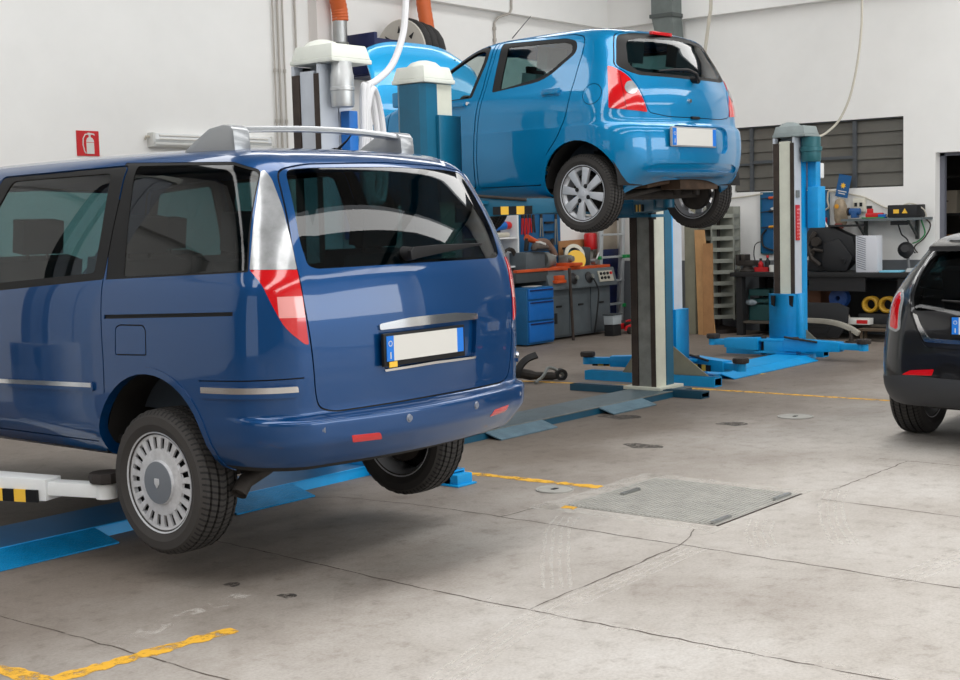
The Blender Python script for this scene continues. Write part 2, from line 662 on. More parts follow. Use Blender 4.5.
def tyre(name, R, w, rim, parent, loc, sgn):
    """sgn -1: outer face towards -x"""
    h = w / 2
    prof = [(rim - .012, -h * .80), (rim + .004, -h * .86), (rim + (R - rim) * .35, -h * 1.0), (rim + (R - rim) * .7, -h * .98), (R - .020, -h * .88), (R - .008, -h * .80)]
    tread = []
    gx = [-.62, -.22, .22, .62]
    for g in gx:
        a = g * h
        tread += [(R - .002 if abs(g) > .5 else R, a - .0065), (R - .013, a - .0045), (R - .013, a + .0045), (R - .002 if abs(g) > .5 else R, a + .0065)]
    prof2 = prof + tread + [(r, -x) for r, x in prof[::-1]]
    npf = len(prof)
    def mod(k, i, r):
        if k % 3 == 0 and (i in (npf - 2, npf - 1, npf, len(prof2) - npf - 1, len(prof2) - npf, len(prof2) - npf + 1)):
            return r - .0035
        return r
    m = MB()
    m.lathe(prof2, (0, 0, 0), (1, 0, 0), 108, mod=mod)
    o = m.build(name, rubber(R), parent, angle=25, loc=loc)
    return o

def wheel(parent, loc, sgn, R, w, rim, style):
    t = tyre('wheel', R, w, rim, parent, loc, sgn)
    h = w / 2
    o = sgn  # outward direction
    m = MB()
    m.lathe([(rim - .004, o * h * .86), (rim - .006, o * h * .7), (rim - .030, o * h * .45), (rim - .034, -o * h * .4), (rim - .004, -o * h * .84), (rim + .002, -o * h * .86), (rim + .002, o * h * .88), (rim - .004, o * h * .86)], (0, 0, 0), (1, 0, 0), 56)
    m.build('rim', ALU if style != 'steel' else DARKMET, t)
    m = MB()   # brake drum and hub behind the face
    m.lathe([(.001, o * h * .05), (rim * .62, o * h * .05), (rim * .66, -o * h * .1), (rim * .66, -o * h * .55), (rim * .5, -o * h * .75), (rim * .3, -o * h * .8), (.001, -o * h * .8)], (0, 0, 0), (1, 0, 0), 40)
    m.build('brake_drum', DARKMET, t)
    if style == 'slots':
        m = MB(); m.lathe([(.001, o * h * .55), (rim - .012, o * h * .55)], (0, 0, 0), (1, 0, 0), 40); m.build('slot_shade_disc', BLKP, t)  # black disc added to paint in the dark behind the slots
        m = MB()
        f = o * h * .80
        m.lathe([(.001, f + o * .012), (.098, f + o * .012), (.102, f), (.150, f - o * .002), (.155, f - o * .014), (.10, f - o * .03), (.001, f - o * .03)], (0, 0, 0), (1, 0, 0), 66)
        m.lathe([(.206, f - o * .004), (rim, f), (rim, f - o * .02), (.204, f - o * .018), (.206, f - o * .004)], (0, 0, 0), (1, 0, 0), 66)
        n = 22
        for k in range(n):
            a = 2 * pi * k / n
            m.M = Matrix.Rotation(a, 4, 'X')
            m.prism([(-.011, .148), (.011, .148), (.013, .180), (.016, .209), (-.016, .209), (-.013, .180)], 'x', f - o * .014, f - o * .003)
        m.M = None
        m.build('hub_cap', mat('worn_silver', (202, 203, 206), 0.42, 0.35, noise=0.16, nscale=26), t, angle=30)
        m = MB()
        m.lathe([(.001, f + o * .017), (.055, f + o * .017), (.096, f + o * .014), (.0985, f + o * .008)], (0, 0, 0), (1, 0, 0), 40)
        c = m.build('hub_centre', ALUD, t)
        m = MB()
        m.prism([(-.016, .02), (.016, .02), (.016, -.004), (0, -.024), (-.016, -.004)], 'x', f + o * .015, f + o * .021)
        m.build('hub_badge', ALU, t, bevel=.002)
    elif style == 'spokes8':
        m = MB()
        f = o * h * .72
        m.lathe([(.001, f + o * .006), (.05, f + o * .006), (.062, f), (.062, f - o * .03), (.001, f - o * .03)], (0, 0, 0), (1, 0, 0), 32)
        m.lathe([(rim - .012, f + o * .006), (rim, f + o * .004), (rim, f - o * .02), (rim - .016, f - o * .02), (rim - .012, f + o * .006)], (0, 0, 0), (1, 0, 0), 56)
        for k in range(8):
            a = 2 * pi * (k + .22) / 8
            m.M = Matrix.Rotation(a, 4, 'X')
            m.prism([(-.020, .045), (.020, .045), (.033, rim - .01), (-.033, rim - .01)], 'x', f - o * .02, f + o * .006)
        m.M = None
        m.build('alloy_face', ALU, t, bevel=.003)
        for k in range(4):
            m = MB()
            a = pi / 2 * k + .5
            y, z = .058 * cos(a), .058 * sin(a)
            m.lathe([(.016, f + o * .0), (.016, f + o * .010), (.010, f + o * .013), (.001, f + o * .013)], (0, y, z), (1, 0, 0), 12)
            m.build('wheel_nut', BLKP, t)
        m = MB()
        m.lathe([(.001, f + o * .012), (.024, f + o * .010), (.027, f + o * .004)], (0, 0, 0), (1, 0, 0), 24)
        m.build('hub_centre', ALU, t)
    else:
        m = MB()
        f = o * h * .5
        m.lathe([(.001, f), (.06, f), (.10, f - o * .02), (rim - .03, f)], (0, 0, 0), (1, 0, 0), 40)
        m.build('wheel_disc', ALUD, t)
    return t

def ring(sh, poly, view, name, inner, d, **k):
    """narrow band of width d just inside poly, then the panel"""
    sh.cut(poly, view, name, **k)
    sh.cut(opoly(poly, -d), view, inner, **k)

def seat(parent, x, y, z, w=.50, mt=None):
    m = MB()
    m.boxc((x, y + .02, z + .10), (w, .50, .16))
    m.boxc((x, y - .26, z + .42), (w, .14, .62), (radians(12), 0, 0))
    m.boxc((x, y - .36, z + .84), (w * .5, .10, .18), (radians(8), 0, 0))
    m.tube([(x - .06, y - .33, z + .70), (x - .06, y - .35, z + .78)], .008)
    m.tube([(x + .06, y - .33, z + .70), (x + .06, y - .35, z + .78)], .008)
    return m.build('seat', mt or SEATM, parent, bevel=.035)

def liner(m, yc, zc, r, xo, xi, side=None):
    """inner wheel-house: half barrel open at the bottom, with an inner wall"""
    n = 20
    for s in ((-1, 1) if side is None else (side,)):
        A, B = [], []
        for i in range(n + 1):
            a = -.04 + (pi + .08) * i / n
            A.append(m.v((s * xo, yc + r * cos(a), zc + r * sin(a))))
            B.append(m.v((s * xi, yc + r * cos(a), zc + r * sin(a))))
        for i in range(n):
            m._f([A[i], A[i + 1], B[i + 1], B[i]])
        m._f(B)

def plate(parent, c, w=.52, h=.11, fm=None, mg=(.03, .036)):
    """plate facing -y"""
    x, y, z = c
    m = MB()
    m.boxc((x, y, z - (.006 if fm is None else 0)), (w + mg[0], .018, h + mg[1]))
    fr = m.build('licence_plate', fm or BLKP, parent, bevel=.004)
    m = MB()
    m.boxc((x, y - .010, z), (w - .09, .006, h))
    m.build('plate_face', PLATE_W, fr)
    for s in (-1, 1):
        m = MB()
        m.boxc((x + s * (w / 2 - .0225), y - .010, z), (.045, .006, h))
        m.build('country_band', PLATE_B, fr)
    m = MB()
    for k in range(12):
        a = 2 * pi * k / 12
        m.boxc((x - w / 2 + .0225 + .011 * cos(a), y - .0135, z + .022 + .011 * sin(a)), (.004, .002, .004))
    m.boxc((x - w / 2 + .0225, y - .0135, z - .03), (.006, .002, .03))
    m.build('country_mark', PLATE_W, fr)
    return fr

# ================================================================== the blue people carrier
def build_van():
    root = thing('minivan', 'dark blue people carrier with silver roof bar, raised low on the near lift', 'car', VAN_POS)
    sh = Shell(VAN_ROWS, 4, 1.4, 2.4, .06, van_warp, nr=16, nc=14, ns=72)
    AC, AR = (.05, .575), .385
    FY = 2.823
    # doors first
    d_r = rpoly([(.365, .615), (.352, 1.0), (.366, 1.385), (.362, 1.74), (.372, 1.905), (1.42, 1.893), (1.50, 1.36), (1.52, .615)], [.03, .02, .0, .0, .03, .04, .0, .03])
    ring(sh, d_r, 'side', 'gap', 'door_rear', .007)
    d_f = rpoly([(1.535, .615), (1.515, 1.36), (1.435, 1.893), (2.05, 1.86), (2.62, 1.24), (2.48, .95), (2.50, .615)], [.03, 0, .04, .05, .04, .05, .03])
    ring(sh, d_f, 'side', 'gap', 'door_front', .007)
    # windows
    sh.cut(rpoly([(.350, 1.378), (-.578, 1.412), (-.500, 1.843), (-.35, 1.885), (.30, 1.912), (.42, 1.917), (.38, 1.74), (.368, 1.5)], [0, .01, .03, .02, 0, 0, 0, 0]), 'side', 'frame', only=('body',))
    sh.cut(rpoly([(.225, 1.392), (-.567, 1.420), (-.497, 1.835), (-.35, 1.874), (.31, 1.898)], [.02, .01, .03, .02, .02]), 'side', 'quarter_glass')
    sh.cut(rpoly([(.372, 1.378), (.369, 1.74), (.379, 1.898), (1.41, 1.886), (1.49, 1.30)], [.01, 0, .03, .03, .01]), 'side', 'frame_rear', only=('door_rear',))
    sh.cut(rpoly([(.450, 1.408), (.452, 1.6), (.478, 1.872), (1.30, 1.866), (1.37, 1.74), (1.40, 1.345)], [.02, 0, .04, .03, .0, .02]), 'side', 'glass_rear')
    sh.cut(rpoly([(1.53, 1.30), (1.445, 1.886), (2.03, 1.855), (2.58, 1.245)], [.01, .03, .05, .04]), 'side', 'frame_front', only=('door_front',))
    sh.cut(rpoly([(1.62, 1.33), (1.53, 1.855), (2.0, 1.83), (2.50, 1.27)], .03), 'side', 'glass_front')
    # windscreen
    sh.cut(rpoly([(-.72, 1.27), (-.60, 1.84), (.1, 1.87), (.1, 1.24)], [.06, .06, 0, 0]), 'front', 'windscreen', minn=.15)
    sh.cut(rpoly([(-.82, .78), (-.80, .92), (-.45, .90), (-.45, .76)], .04), 'front', 'headlamp', minn=.1)
    sh.cut(rpoly([(-.38, .72), (-.40, .88), (.1, .88), (.1, .70)], .04), 'front', 'grille', minn=.1)
    # arches
    for yy in (0, FY - .05):
        sh.cut(circ((AC[0] + yy, AC[1]), AR + .032, 40), 'side', 'flare' if yy == 0 else 'flare_front', only=('body', 'gap', 'door_front', 'door_rear'))
        sh.cut(circ((AC[0] + yy, AC[1]), AR, 40), 'side', 'hole')
    # small side details
    ring(sh, rpoly([(.04, 1.042), (.265, 1.036), (.258, 1.164), (.225, 1.178), (.06, 1.180), (.040, 1.160)], .015), 'side', 'gap_flap', 'fuel_flap', .006)
    sh.cut([(.340, 1.200), (.340, 1.218), (-.52, 1.247), (-.52, 1.230)], 'side', 'track')
    sh.cut([(-.30, .944), (-.30, .949), (-.765, .967), (-.765, .961)], 'side', 'gap_seam', only=('body',))
    for y0, y1, za, zb, zc, zd, nm, on in ((.432, 1.49, .862, .905, .878, .835, 'moulding', 'door_rear'), (1.56, 2.44, .835, .876, .865, .825, 'moulding_f', 'door_front'), (-.315, -.75, .874, .926, .936, .886, 'moulding_q', 'body')):
        P = [(y0, za), (y0, zb), (y1, zc), (y1, zd)]
        sh.cut(rpoly(P, .012), 'side', nm, minn=.05, only=(on,))
        t = .42
        P2 = [(y0 + (.01 if y1 > y0 else -.01), za + (zb - za) * t), (y0 + (.01 if y1 > y0 else -.01), zb - .004), (y1, zc - .004), (y1, zd + (zc - zd) * t)]
        sh.cut(P2, 'side', nm.replace('moulding', 'strip'), minn=.05, only=(nm,))
    # tailgate
    gate = rpoly([(.15, 1.886), (-.47, 1.872), (-.632, 1.845), (-.706, 1.50), (-.712, 1.29), (-.688, 1.08), (-.674, .90), (-.655, .825), (-.58, .802), (.15, .808)], [0, .05, .05, .1, .1, .1, .05, .04, .06, 0])
    ring(sh, gate, 'rear', 'gap_gate', 'gate', .007, minn=.1)
    sh.cut(rpoly([(.15, 1.862), (-.45, 1.852), (-.592, 1.842), (-.657, 1.54), (-.650, 1.432), (-.61, 1.416), (.15, 1.42)], [0, .03, .04, .05, .03, .03, 0]), 'rear', 'rear_glass', only=('gate',))
    sh.cut(rpoly([(.15, 1.136), (-.340, 1.136), (-.318, .962), (.15, .962)], [0, .01, .02, 0]), 'rear', 'recess')
    sh.cut(rpoly([(.15, 1.182), (-.16, 1.179), (-.338, 1.163), (-.335, 1.137), (.15, 1.140)], [0, .0, .012, .008, 0]), 'rear', 'chrome', only=('gate', 'recess'))
    sh.cut(rpoly([(.15, .972), (-.315, .962), (-.31, .952), (.15, .960)], [0, .003, .003, 0]), 'rear', 'chrome_low', only=('gate', 'recess'))
    # lamps
    sh.cut(rpoly([(.180, 1.422), (-.0155, 1.417), (.004, 1.529), (.035, 1.668), (.082, 1.805), (.112, 1.842), (.127, 1.835), (.1407, 1.735), (.163, 1.588)], [.005, .005, .03, .03, .02, .01, .01, 0, 0]), 'diag', 'lamp_clear')
    sh.cut(rpoly([(.180, 1.421), (-.0163, 1.416), (-.037, 1.29), (-.0535, 1.102), (-.036, 1.106), (.041, 1.176), (.0905, 1.272), (.130, 1.36)], [.005, .005, .02, .01, .01, .04, .04, .02]), 'diag', 'lamp_red')
    sh.cut([(.069, 1.307), (-.033, 1.307), (-.043, 1.217), (.064, 1.219)], 'diag', 'lamp_pale', only=('lamp_red',))
    # bumper bits
    sh.cut(rpoly([(-.545, .703), (-.400, .698), (-.374, .665), (-.530, .670)], .008), 'rear', 'reflector')
    mark(sh, lambda c: c.z < .575 and c.y < -.35, 'lower_lip', ('body',))
    P = PAINT_VAN
    sh.part('body', 'body', P, root, 'join', 0, .022)
    for nm, l in (('lower_lip', BLKP),):
        sh.part(nm, 'bumper_lip', UNDER, root, 'join', -.002, .02)
    pair(sh, 'gap', 'panel_gap', SEAL, root, -.008)
    pair(sh, 'gap_flap', 'flap_gap', SEAL, root, -.008)
    pair(sh, 'fuel_flap', 'fuel_flap', P, root)
    pair(sh, 'gap_seam', 'bumper_seam', SEAL, root, -.008)
    sh.part('gap_gate', 'tailgate_gap', SEAL, root, 'join', -.008)
    pair(sh, 'track', 'door_track', SEAL, root, -.006)
    pair(sh, 'frame', 'quarter_window_trim', SEAL, root, -.002, .01)
    pair(sh, 'quarter_glass', 'quarter_window', GL_DARK, root, -.004, .006)
    pair(sh, 'flare', 'wheel_arch_lip', P, root, .004, .05)
    pair(sh, 'flare_front', 'wheel_arch_lip', P, root, .004, .05)
    sh.part('windscreen', 'windscreen', GL_MID, root, 'join', -.002, .006)
    pair(sh, 'headlamp', 'headlamp', CLR_L, root, 0, .01)
    sh.part('grille', 'grille', BLKP, root, 'join', -.01, .0)
    pair(sh, 'reflector', 'reflector', RED_L, root, .002, .008)
    for side in ('left', 'right'):
        d = sh.part(['door_rear'], 'door', P, root, side, 0, .015)
        sh.part('frame_rear', 'window_frame', SEAL, d, side, -.002, .01)
        sh.part('glass_rear', 'window_glass', GL_MID, d, side, -.006, .006)
        d = sh.part(['door_front'], 'door', P, root, side, 0, .015)
        sh.part('frame_front', 'window_frame', SEAL, d, side, -.002, .01)
        sh.part('glass_front', 'window_glass', GL_MID, d, side, -.006, .006)
        for q in ('', '_f', '_q'):
            c = sh.part('moulding' + q, 'side_moulding', P, root, side, .012, .016)
            sh.part('strip' + q, 'chrome_strip', CHROME, c, side, .014, .012)
        l = sh.part('lamp_clear', 'tail_lamp', CLR_L, root, side, .003, .012)
        sh.part('lamp_red', 'tail_lamp_red', RED_L, l, side, .003, .012)
        sh.part('lamp_pale', 'tail_lamp_reverse', PINK_L, l, side, .003, .0)
    g = sh.part('gate', 'tailgate', P, root, 'join', 0, .028)
    sh.part('recess', 'plate_recess', P, g, 'join', -.022)
    sh.part('rear_glass', 'rear_window', GL_DARK, g, 'join', -.002, .006)
    sh.part('chrome', 'plate_garnish', CHROME, g, 'join', .010, .016)
    sh.part('chrome_low', 'lower_chrome_strip', CHROME, g, 'join', .008, .012)
    plate(g, (-.07, -.864, 1.054))
    m = MB(); m.boxc((-.295, -.879, .984), (.05, .004, .024)); m.build('dealer_sticker', YELLOW, g)
    # wiper
    m = MB()
    m.lathe([(.001, -.02), (.026, -.02), (.030, 0), (.034, .05)], (-.11, -.84, 1.462), (0, 1, 0), 20)
    m.prism([(-.14, 1.435), (-.10, 1.44), (.10, 1.462), (.36, 1.487), (.36, 1.495), (.05, 1.497), (-.12, 1.492), (-.145, 1.475)], 'y', -.868, -.845)
    m.build('rear_wiper', BLKP, g, bevel=.006)
    # parking sensors
    for x, y in ((-.667, -.828), (-.232, -.915), (.232, -.915), (.667, -.828)):
        m = MB()
        m.lathe([(.001, .0), (.013, .0), (.016, .006), (.020, .007)], (x, y, .741), (-.25 if x < -.5 else .25 if x > .5 else 0, 1, 0), 16)
        m.build('parking_sensor', mat('sensor_grey', (120, 126, 140), .4, .3), root)
    # roof bar: a hoop across the rear of the roof
    m = MB()
    pts = [(-.55, -.175, 2.035)] + [(x, -.175 - .03 * (1 - (x / .55) ** 2), 2.035 + .018 * (1 - (x / .55) ** 2)) for x in [-.45 + .9 * i / 14 for i in range(15)]] + [(.55, -.175, 2.035)]
    m.ribbon(pts, [(-.012, -.045), (.012, -.03), (.014, .03), (-.012, .045)])
    bar = m.build('roof_bar', PAINT_SILV, root, bevel=.004)
    for s in (-1, 1):
        m = MB()
        m.prism([(.13, 1.945), (.03, 2.00), (-.07, 2.050), (-.16, 2.062), (-.22, 2.055), (-.24, 2.03), (-.25, 1.915), (-.05, 1.925), (.06, 1.935)], 'x', s * .50, s * .60)
        m.build('bar_foot', PAINT_SILV, bar, bevel=.018)
    # antenna
    m = MB()
    m.prism([(.06, 1.958), (.20, 1.958), (.16, 1.985), (.10, 1.995)], 'x', .37, .41)
    m.tube([(.39, .10, 1.985), (.41, .05, 2.03), (.43, .0, 2.09)], [.008, .005, .003])
    m.build('antenna', BLKP, root)
    # wheels
    for y in (0, FY):
        wheel(root, (-.79, y + .035, .465), -1, .333, .22, .229, 'slots')
        wheel(root, (.79, y + .035, .465), 1, .333, .22, .229, 'slots')
    # wheel houses, floor, running gear
    for yy in (0, FY - .05):
        for s in (-1, 1):
            m = MB()
            liner(m, AC[0] + yy, AC[1], AR + .01, .86, .55, s)
            m.build('wheel_house', UNDER, root)
    m = MB()
    m.box(-.55, .55, -.50, 3.4, .55, .63)
    m.box(-.74, .74, .48, 2.35, .52, .62)
    m.box(-.5, .5, -.62, -.40, .62, .70)
    m.build('underbody', UNDER, root, bevel=.03)
    m = MB()
    m.tube([(-.75, 0, .473), (-.3, .10, .46), (.3, .10, .46), (.75, 0, .473)], .045, 10)
    m.tube([(-.45, .1, .47), (-.45, .7, .56)], .03)
    m.tube([(.45, .1, .47), (.45, .7, .56)], .03)
    m.tube([(-.4, -.02, .44), (-.42, -.02, .62)], .04)
    m.tube([(.4, -.02, .44), (.42, -.02, .62)], .04)
    m.build('rear_axle', DARKMET, root)
    m = MB()
    m.tube([(-.30, 1.2, .54), (-.34, .5, .56), (-.42, -.30, .55), (-.56, -.33, .52), (-.70, -.34, .48), (-.75, -.35, .43)], [.03, .03, .03, .034, .036, .036], 12, cap=False)
    m.tube([(-.70, -.34, .48), (-.745, -.349, .437)], [.030, .030], 12)
    m.boxc((-.1, -.36, .60), (.62, .24, .10))
    m.build('exhaust', DARKMET, root, bevel=.02)
    # cabin
    m = MB(); m.box(-.80, .80, -.62, 2.6, .60, .64); m.box(-.75, .75, 2.3, 2.6, .64, 1.22); m.build('cabin_floor', UNDER, root, bevel=.02)
    for yy in (.25, 1.05, 1.95):
        for xx in (-.42, .42):
            seat(root, xx, yy, .74)
    m = MB(); m.lathe([(.165, 0), (.185, .012), (.165, .024), (.165, 0)], (-.42, 2.22, 1.2), (0, .9, -.5), 28); m.build('steering_wheel', BLKP, root)
    return root

# ================================================================== the azure hatchback up on the lift
def build_alto():
    root = thing('hatchback', 'bright azure small hatchback raised high on the lift with its bonnet open', 'car', ALTO_POS, ALTO_RZ)
    sh = Shell(ALTO_ROWS, 4, 1.2, 1.75, .05, alto_warp, nr=16, nc=14, ns=64)
    AC, AR = (.065, .335), .322
    FY = 2.36
    d_r = rpoly([(1.052, .345), (1.015, .882), (.99, 1.133), (.985, 1.472), (.238, 1.447), (.12, 1.416), (.101, 1.31), (.121, 1.019), (.151, .821), (.241, .669), (.341, .566), (.415, .345)], [.03, .05, .05, .05, .05, .04, .05, .1, .1, .1, .1, .03])
    ring(sh, d_r, 'side', 'gap', 'door_rear', .008)
    d_f = rpoly([(1.074, .345), (1.038, .882), (1.013, 1.133), (1.012, 1.472), (1.20, 1.462), (1.48, 1.36), (2.02, 1.04), (2.04, .8), (2.00, .345)], [.03, .05, .05, .03, .06, .2, .06, .05, .04])
    ring(sh, d_f, 'side', 'gap', 'door_front', .010)
    sh.cut(rpoly([(.915, 1.065), (.945, 1.450), (.30, 1.420), (.186, 1.388), (.162, 1.301), (.402, 1.113)], [.02, .02, .03, .05, .05, .12]), 'side', 'frame_rear', only=('door_rear',))
    sh.cut(rpoly([(.836, 1.083), (.866, 1.412), (.30, 1.390), (.222, 1.364), (.209, 1.306), (.411, 1.148)], [.02, .02, .03, .04, .04, .1]), 'side', 'glass_rear')
    sh.cut(rpoly([(1.115, 1.040), (1.052, 1.31), (1.052, 1.440), (1.19, 1.443), (1.42, 1.35), (1.86, 1.10), (1.92, 1.025)], [.02, .05, .03, .06, .15, .03, .02]), 'side', 'frame_front', only=('door_front',))
    sh.cut(rpoly([(1.150, 1.048), (1.092, 1.31), (1.092, 1.405), (1.175, 1.408), (1.39, 1.32), (1.80, 1.09), (1.84, 1.037)], [.02, .05, .03, .05, .15, .03, .02]), 'side', 'glass_front')
    sh.cut(rpoly([(-.62, 1.06), (-.53, 1.42), (.1, 1.45), (.1, 1.04)], [.05, .06, 0, 0]), 'front', 'windscreen', minn=.15)
    # gate
    gate = rpoly([(.15, 1.462), (-.38, 1.452), (-.560, 1.418), (-.678, 1.170), (-.617, 1.110), (-.561, .996), (-.528, .868), (-.505, .833), (-.341, .807), (.15, .805)], [0, .08, .05, .05, .05, .1, .04, .03, .1, 0])
    ring(sh, gate, 'rear', 'gap_gate', 'gate', .006, minn=.1)
    sh.cut(rpoly([(.15, 1.446), (-.38, 1.436), (-.548, 1.408), (-.664, 1.172), (-.604, 1.125), (-.513, 1.105), (.15, 1.090)], [0, .05, .05, .04, .04, .05, 0]), 'rear', 'rear_frame', only=('gate',))
    sh.cut(rpoly([(.15, 1.398), (-.38, 1.390), (-.503, 1.366), (-.588, 1.18), (-.500, 1.132), (.15, 1.114)], [0, .05, .05, .05, .06, 0]), 'rear', 'rear_glass', only=('rear_frame',))
    sh.cut(rpoly([(.15, .745), (-.31, .752), (-.355, .72), (-.345, .580), (-.30, .552), (.15, .552)], [0, .03, .03, .04, .03, 0]), 'rear', 'recess')
    sh.cut(rpoly([(.15, .480), (-.48, .475), (-.56, .455), (-.57, .415), (.15, .415)], [0, .06, .03, .01, 0]), 'rear', 'scoop')
    # lamps
    sh.cut(rpoly([(.406, 1.173), (.3677, 1.164), (.2715, 1.103), (.2043, 1.009), (.1541, .910), (.1336, .839), (.2652, .851), (.4172, .869)], [.01, .02, .05, .05, .03, .01, .02, .01]), 'diag', 'lamp_red')
    sh.cut(circ((.252, 1.01), .047, 24, sx=1.0), 'diag', 'lamp_eye', only=('lamp_red',))
    sh.cut([(.345, 1.2), (.335, 1.2), (.285, .83), (.295, .83)], 'diag', 'lamp_bar', only=('lamp_red',))
    for yy in (0, FY - .05):
        sh.cut(circ((AC[0] + yy, AC[1]), AR + .035, 40), 'side', 'flare' if yy == 0 else 'flare_front', only=('body', 'gap', 'door_rear', 'door_front'))
        sh.cut(circ((AC[0] + yy, AC[1]), AR, 40), 'side', 'hole')
    ring(sh, circ((-.058, .977), .076, 28), 'side', 'gap_flap', 'fuel_flap', .005)
    sh.cut(rpoly([(-.62, 2.12), (-.62, 2.80), (.15, 2.84), (.15, 2.20)], [.05, .15, 0, 0]), 'top', 'hood', minn=.1, only=('body',))
    sh.cut(rpoly([(-.75, .66), (-.70, .84), (-.42, .80), (-.46, .68)], .04), 'front', 'headlamp', minn=.1)
    P = PAINT_ALTO
    sh.part('body', 'body', P, root, 'join', 0, .022)
    pair(sh, 'gap', 'panel_gap', SEAL, root, -.008)
    pair(sh, 'gap_flap', 'flap_gap', SEAL, root, -.008)
    pair(sh, 'fuel_flap', 'fuel_flap', P, root)
    pair(sh, 'gap_seam', 'bumper_seam', SEAL, root, -.008)
    sh.part('gap_gate', 'tailgate_gap', SEAL, root, 'join', -.008)
    pair(sh, 'flare', 'wheel_arch_lip', P, root, .003, .012)
    pair(sh, 'flare_front', 'wheel_arch_lip', P, root, .003, .012)
    sh.part('windscreen', 'windscreen', GL_CLR, root, 'join', -.002, .006)
    pair(sh, 'headlamp', 'headlamp', CLR_L, root, 0, .01)
    sh.part('scoop', 'bumper_scoop', P, root, 'join', -.014)
    sh.part('recess', 'plate_recess', P, root, 'join', -.020)
    for side in ('left', 'right'):
        s = -1 if side == 'left' else 1
        d = sh.part('door_rear', 'door', P, root, side, 0, .02)
        sh.part('frame_rear', 'window_frame', SEAL, d, side, -.003, .012)
        sh.part('glass_rear', 'window_glass', GL_MID, d, side, -.006, .004)
        m = MB(); m.boxc((s * .820, .310, 1.015), (.03, .16, .028)); m.boxc((s * .812, .310, 1.015), (.012, .17, .06)); m.build('door_handle', P, d, bevel=.008)
        d = sh.part('door_front', 'door', P, root, side, 0, .02)
        sh.part('frame_front', 'window_frame', SEAL, d, side, -.003, .02)
        m = MB(); m.boxc((s * .832, 1.25, .992), (.03, .17, .028)); m.boxc((s * .824, 1.25, .992), (.012, .18, .06)); m.build('door_handle', P, d, bevel=.008)
        m = MB(); m.lathe([(.001, .016), (.013, .015), (.015, 0)], (s * .818, 1.14, 1.0), (s, 0, 0), 14); m.build('door_lock', CHROME, d)
        m = MB(); m.boxc((s * .90, 1.78, 1.07), (.16, .08, .12)); m.boxc((s * .81, 1.76, 1.03), (.1, .05, .03)); m.build('door_mirror', P, d, bevel=.02)
        l = sh.part('lamp_red', 'tail_lamp', RED_L, root, side, .006, .016)
        sh.part('lamp_eye', 'tail_lamp_reverse', CLR_L, l, side, .010, .01)
        sh.part('lamp_bar', 'tail_lamp_bar', mat('deep_red_lens', (160, 10, 16), .15, 0, 1.0), l, side, .006, .01)
    g = sh.part('gate', 'tailgate', P, root, 'join', 0, .02)
    sh.part('rear_frame', 'rear_window_surround', SEAL, g, 'join', -.002, .008)
    sh.part('rear_glass', 'rear_window', GL_MID, g, 'join', -.003, .004)
    m = MB(); m.boxc((-.12, -.178, 1.437), (.25, .03, .026)); m.build('brake_light', RED_L, g, bevel=.006)
    m = MB()
    m.lathe([(.001, -.02), (.022, -.02), (.026, .04)], (.01, -.40, 1.085), (0, 1, .2), 16)
    m.tube([(.01, -.415, 1.085), (-.02, -.415, 1.13), (-.10, -.400, 1.155), (-.24, -.380, 1.15), (-.40, -.355, 1.135)], [.014, .014, .013, .010, .006], 8)
    m.build('rear_wiper', BLKP, g)
    m = MB(); m.lathe([(.001, -.012), (.014, -.012), (.017, .01)], (-.10, -.41, .93), (0, 1, 0), 16); m.build('lock_button', CHROME, g)
    m = MB(); m.boxc((-.05, -.425, .808), (.10, .02, .02)); m.build('gate_handle', BLKP, g, bevel=.004)
    plate(root, (-.125, -.458, .664), .55, .122, mat('plate_frame_grey', (150, 152, 154), .4), (.018, .02))
    # open bonnet, hinged under the windscreen and swung up
    T = Matrix.Translation((0, 2.28, .99)) @ Matrix.Rotation(radians(70), 4, 'X')
    m = MB()
    G = []
    for i in range(13):
        v = i / 12
        row = []
        for k in range(25):
            u = -1 + 2 * k / 24
            hw = .69 - .04 * v
            q = abs(u)
            yy = .74 * v * (1 - .10 * q ** 3) - .03 * q * q * (1 - v)
            x = hw * u * (1 if v < .72 else (1 - .16 * ((v - .72) / .28) ** 2.2))
            zz = .05 * sin(pi * min(1, v * 1.1) * .9) - .035 * q ** 4 - .05 * max(0, v - .8) / .2
            row.append(m.v(T @ V((x, yy, zz))))
        G.append(row)
    for a, b in zip(G, G[1:]):
        for k in range(24):
            m._f([a[k], a[k + 1], b[k + 1], b[k]])
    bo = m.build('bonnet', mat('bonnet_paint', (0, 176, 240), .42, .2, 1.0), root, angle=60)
    md = bo.modifiers.new('thickness', 'SOLIDIFY'); md.thickness = .018
    m = MB(); m.tube([(.45, 2.72, .80), (.42, 2.46, 1.55)], .006); m.build('bonnet_stay', BLKP, root)
    m = MB(); m.box(-.55, .55, 2.25, 2.75, .45, .72); m.boxc((.1, 2.5, .76), (.5, .35, .12)); m.lathe([(.001, .06), (.14, .06), (.14, 0)], (-.3, 2.45, .74), (0, 0, 1), 24); m.build('engine', DARKMET, root, bevel=.02)
    m = MB(); m.tube([(-.5, .95, 1.50), (-.52, .74, 1.64)], [.004, .002]); m.build('antenna', BLKP, root)
    for y in (0, FY):
        wheel(root, (-.70, y + .07, .277), -1, .285, .17, .203, 'spokes8')
        wheel(root, (.70, y + .07, .277), 1, .285, .17, .203, 'spokes8')
    for yy in (0, FY - .05):
        for s in (-1, 1):
            m = MB()
            liner(m, AC[0] + yy, AC[1], AR + .01, .79, .50, s)
            m.build('wheel_house', UNDER, root)
    m = MB()
    m.box(-.5, .5, .35, 2.75, .30, .42)
    m.box(-.66, .66, .42, 1.95, .29, .40)
    m.box(-.45, .45, -.22, -.1, .42, .50)
    m.build('underbody', UNDER, root, bevel=.03)
    m = MB()
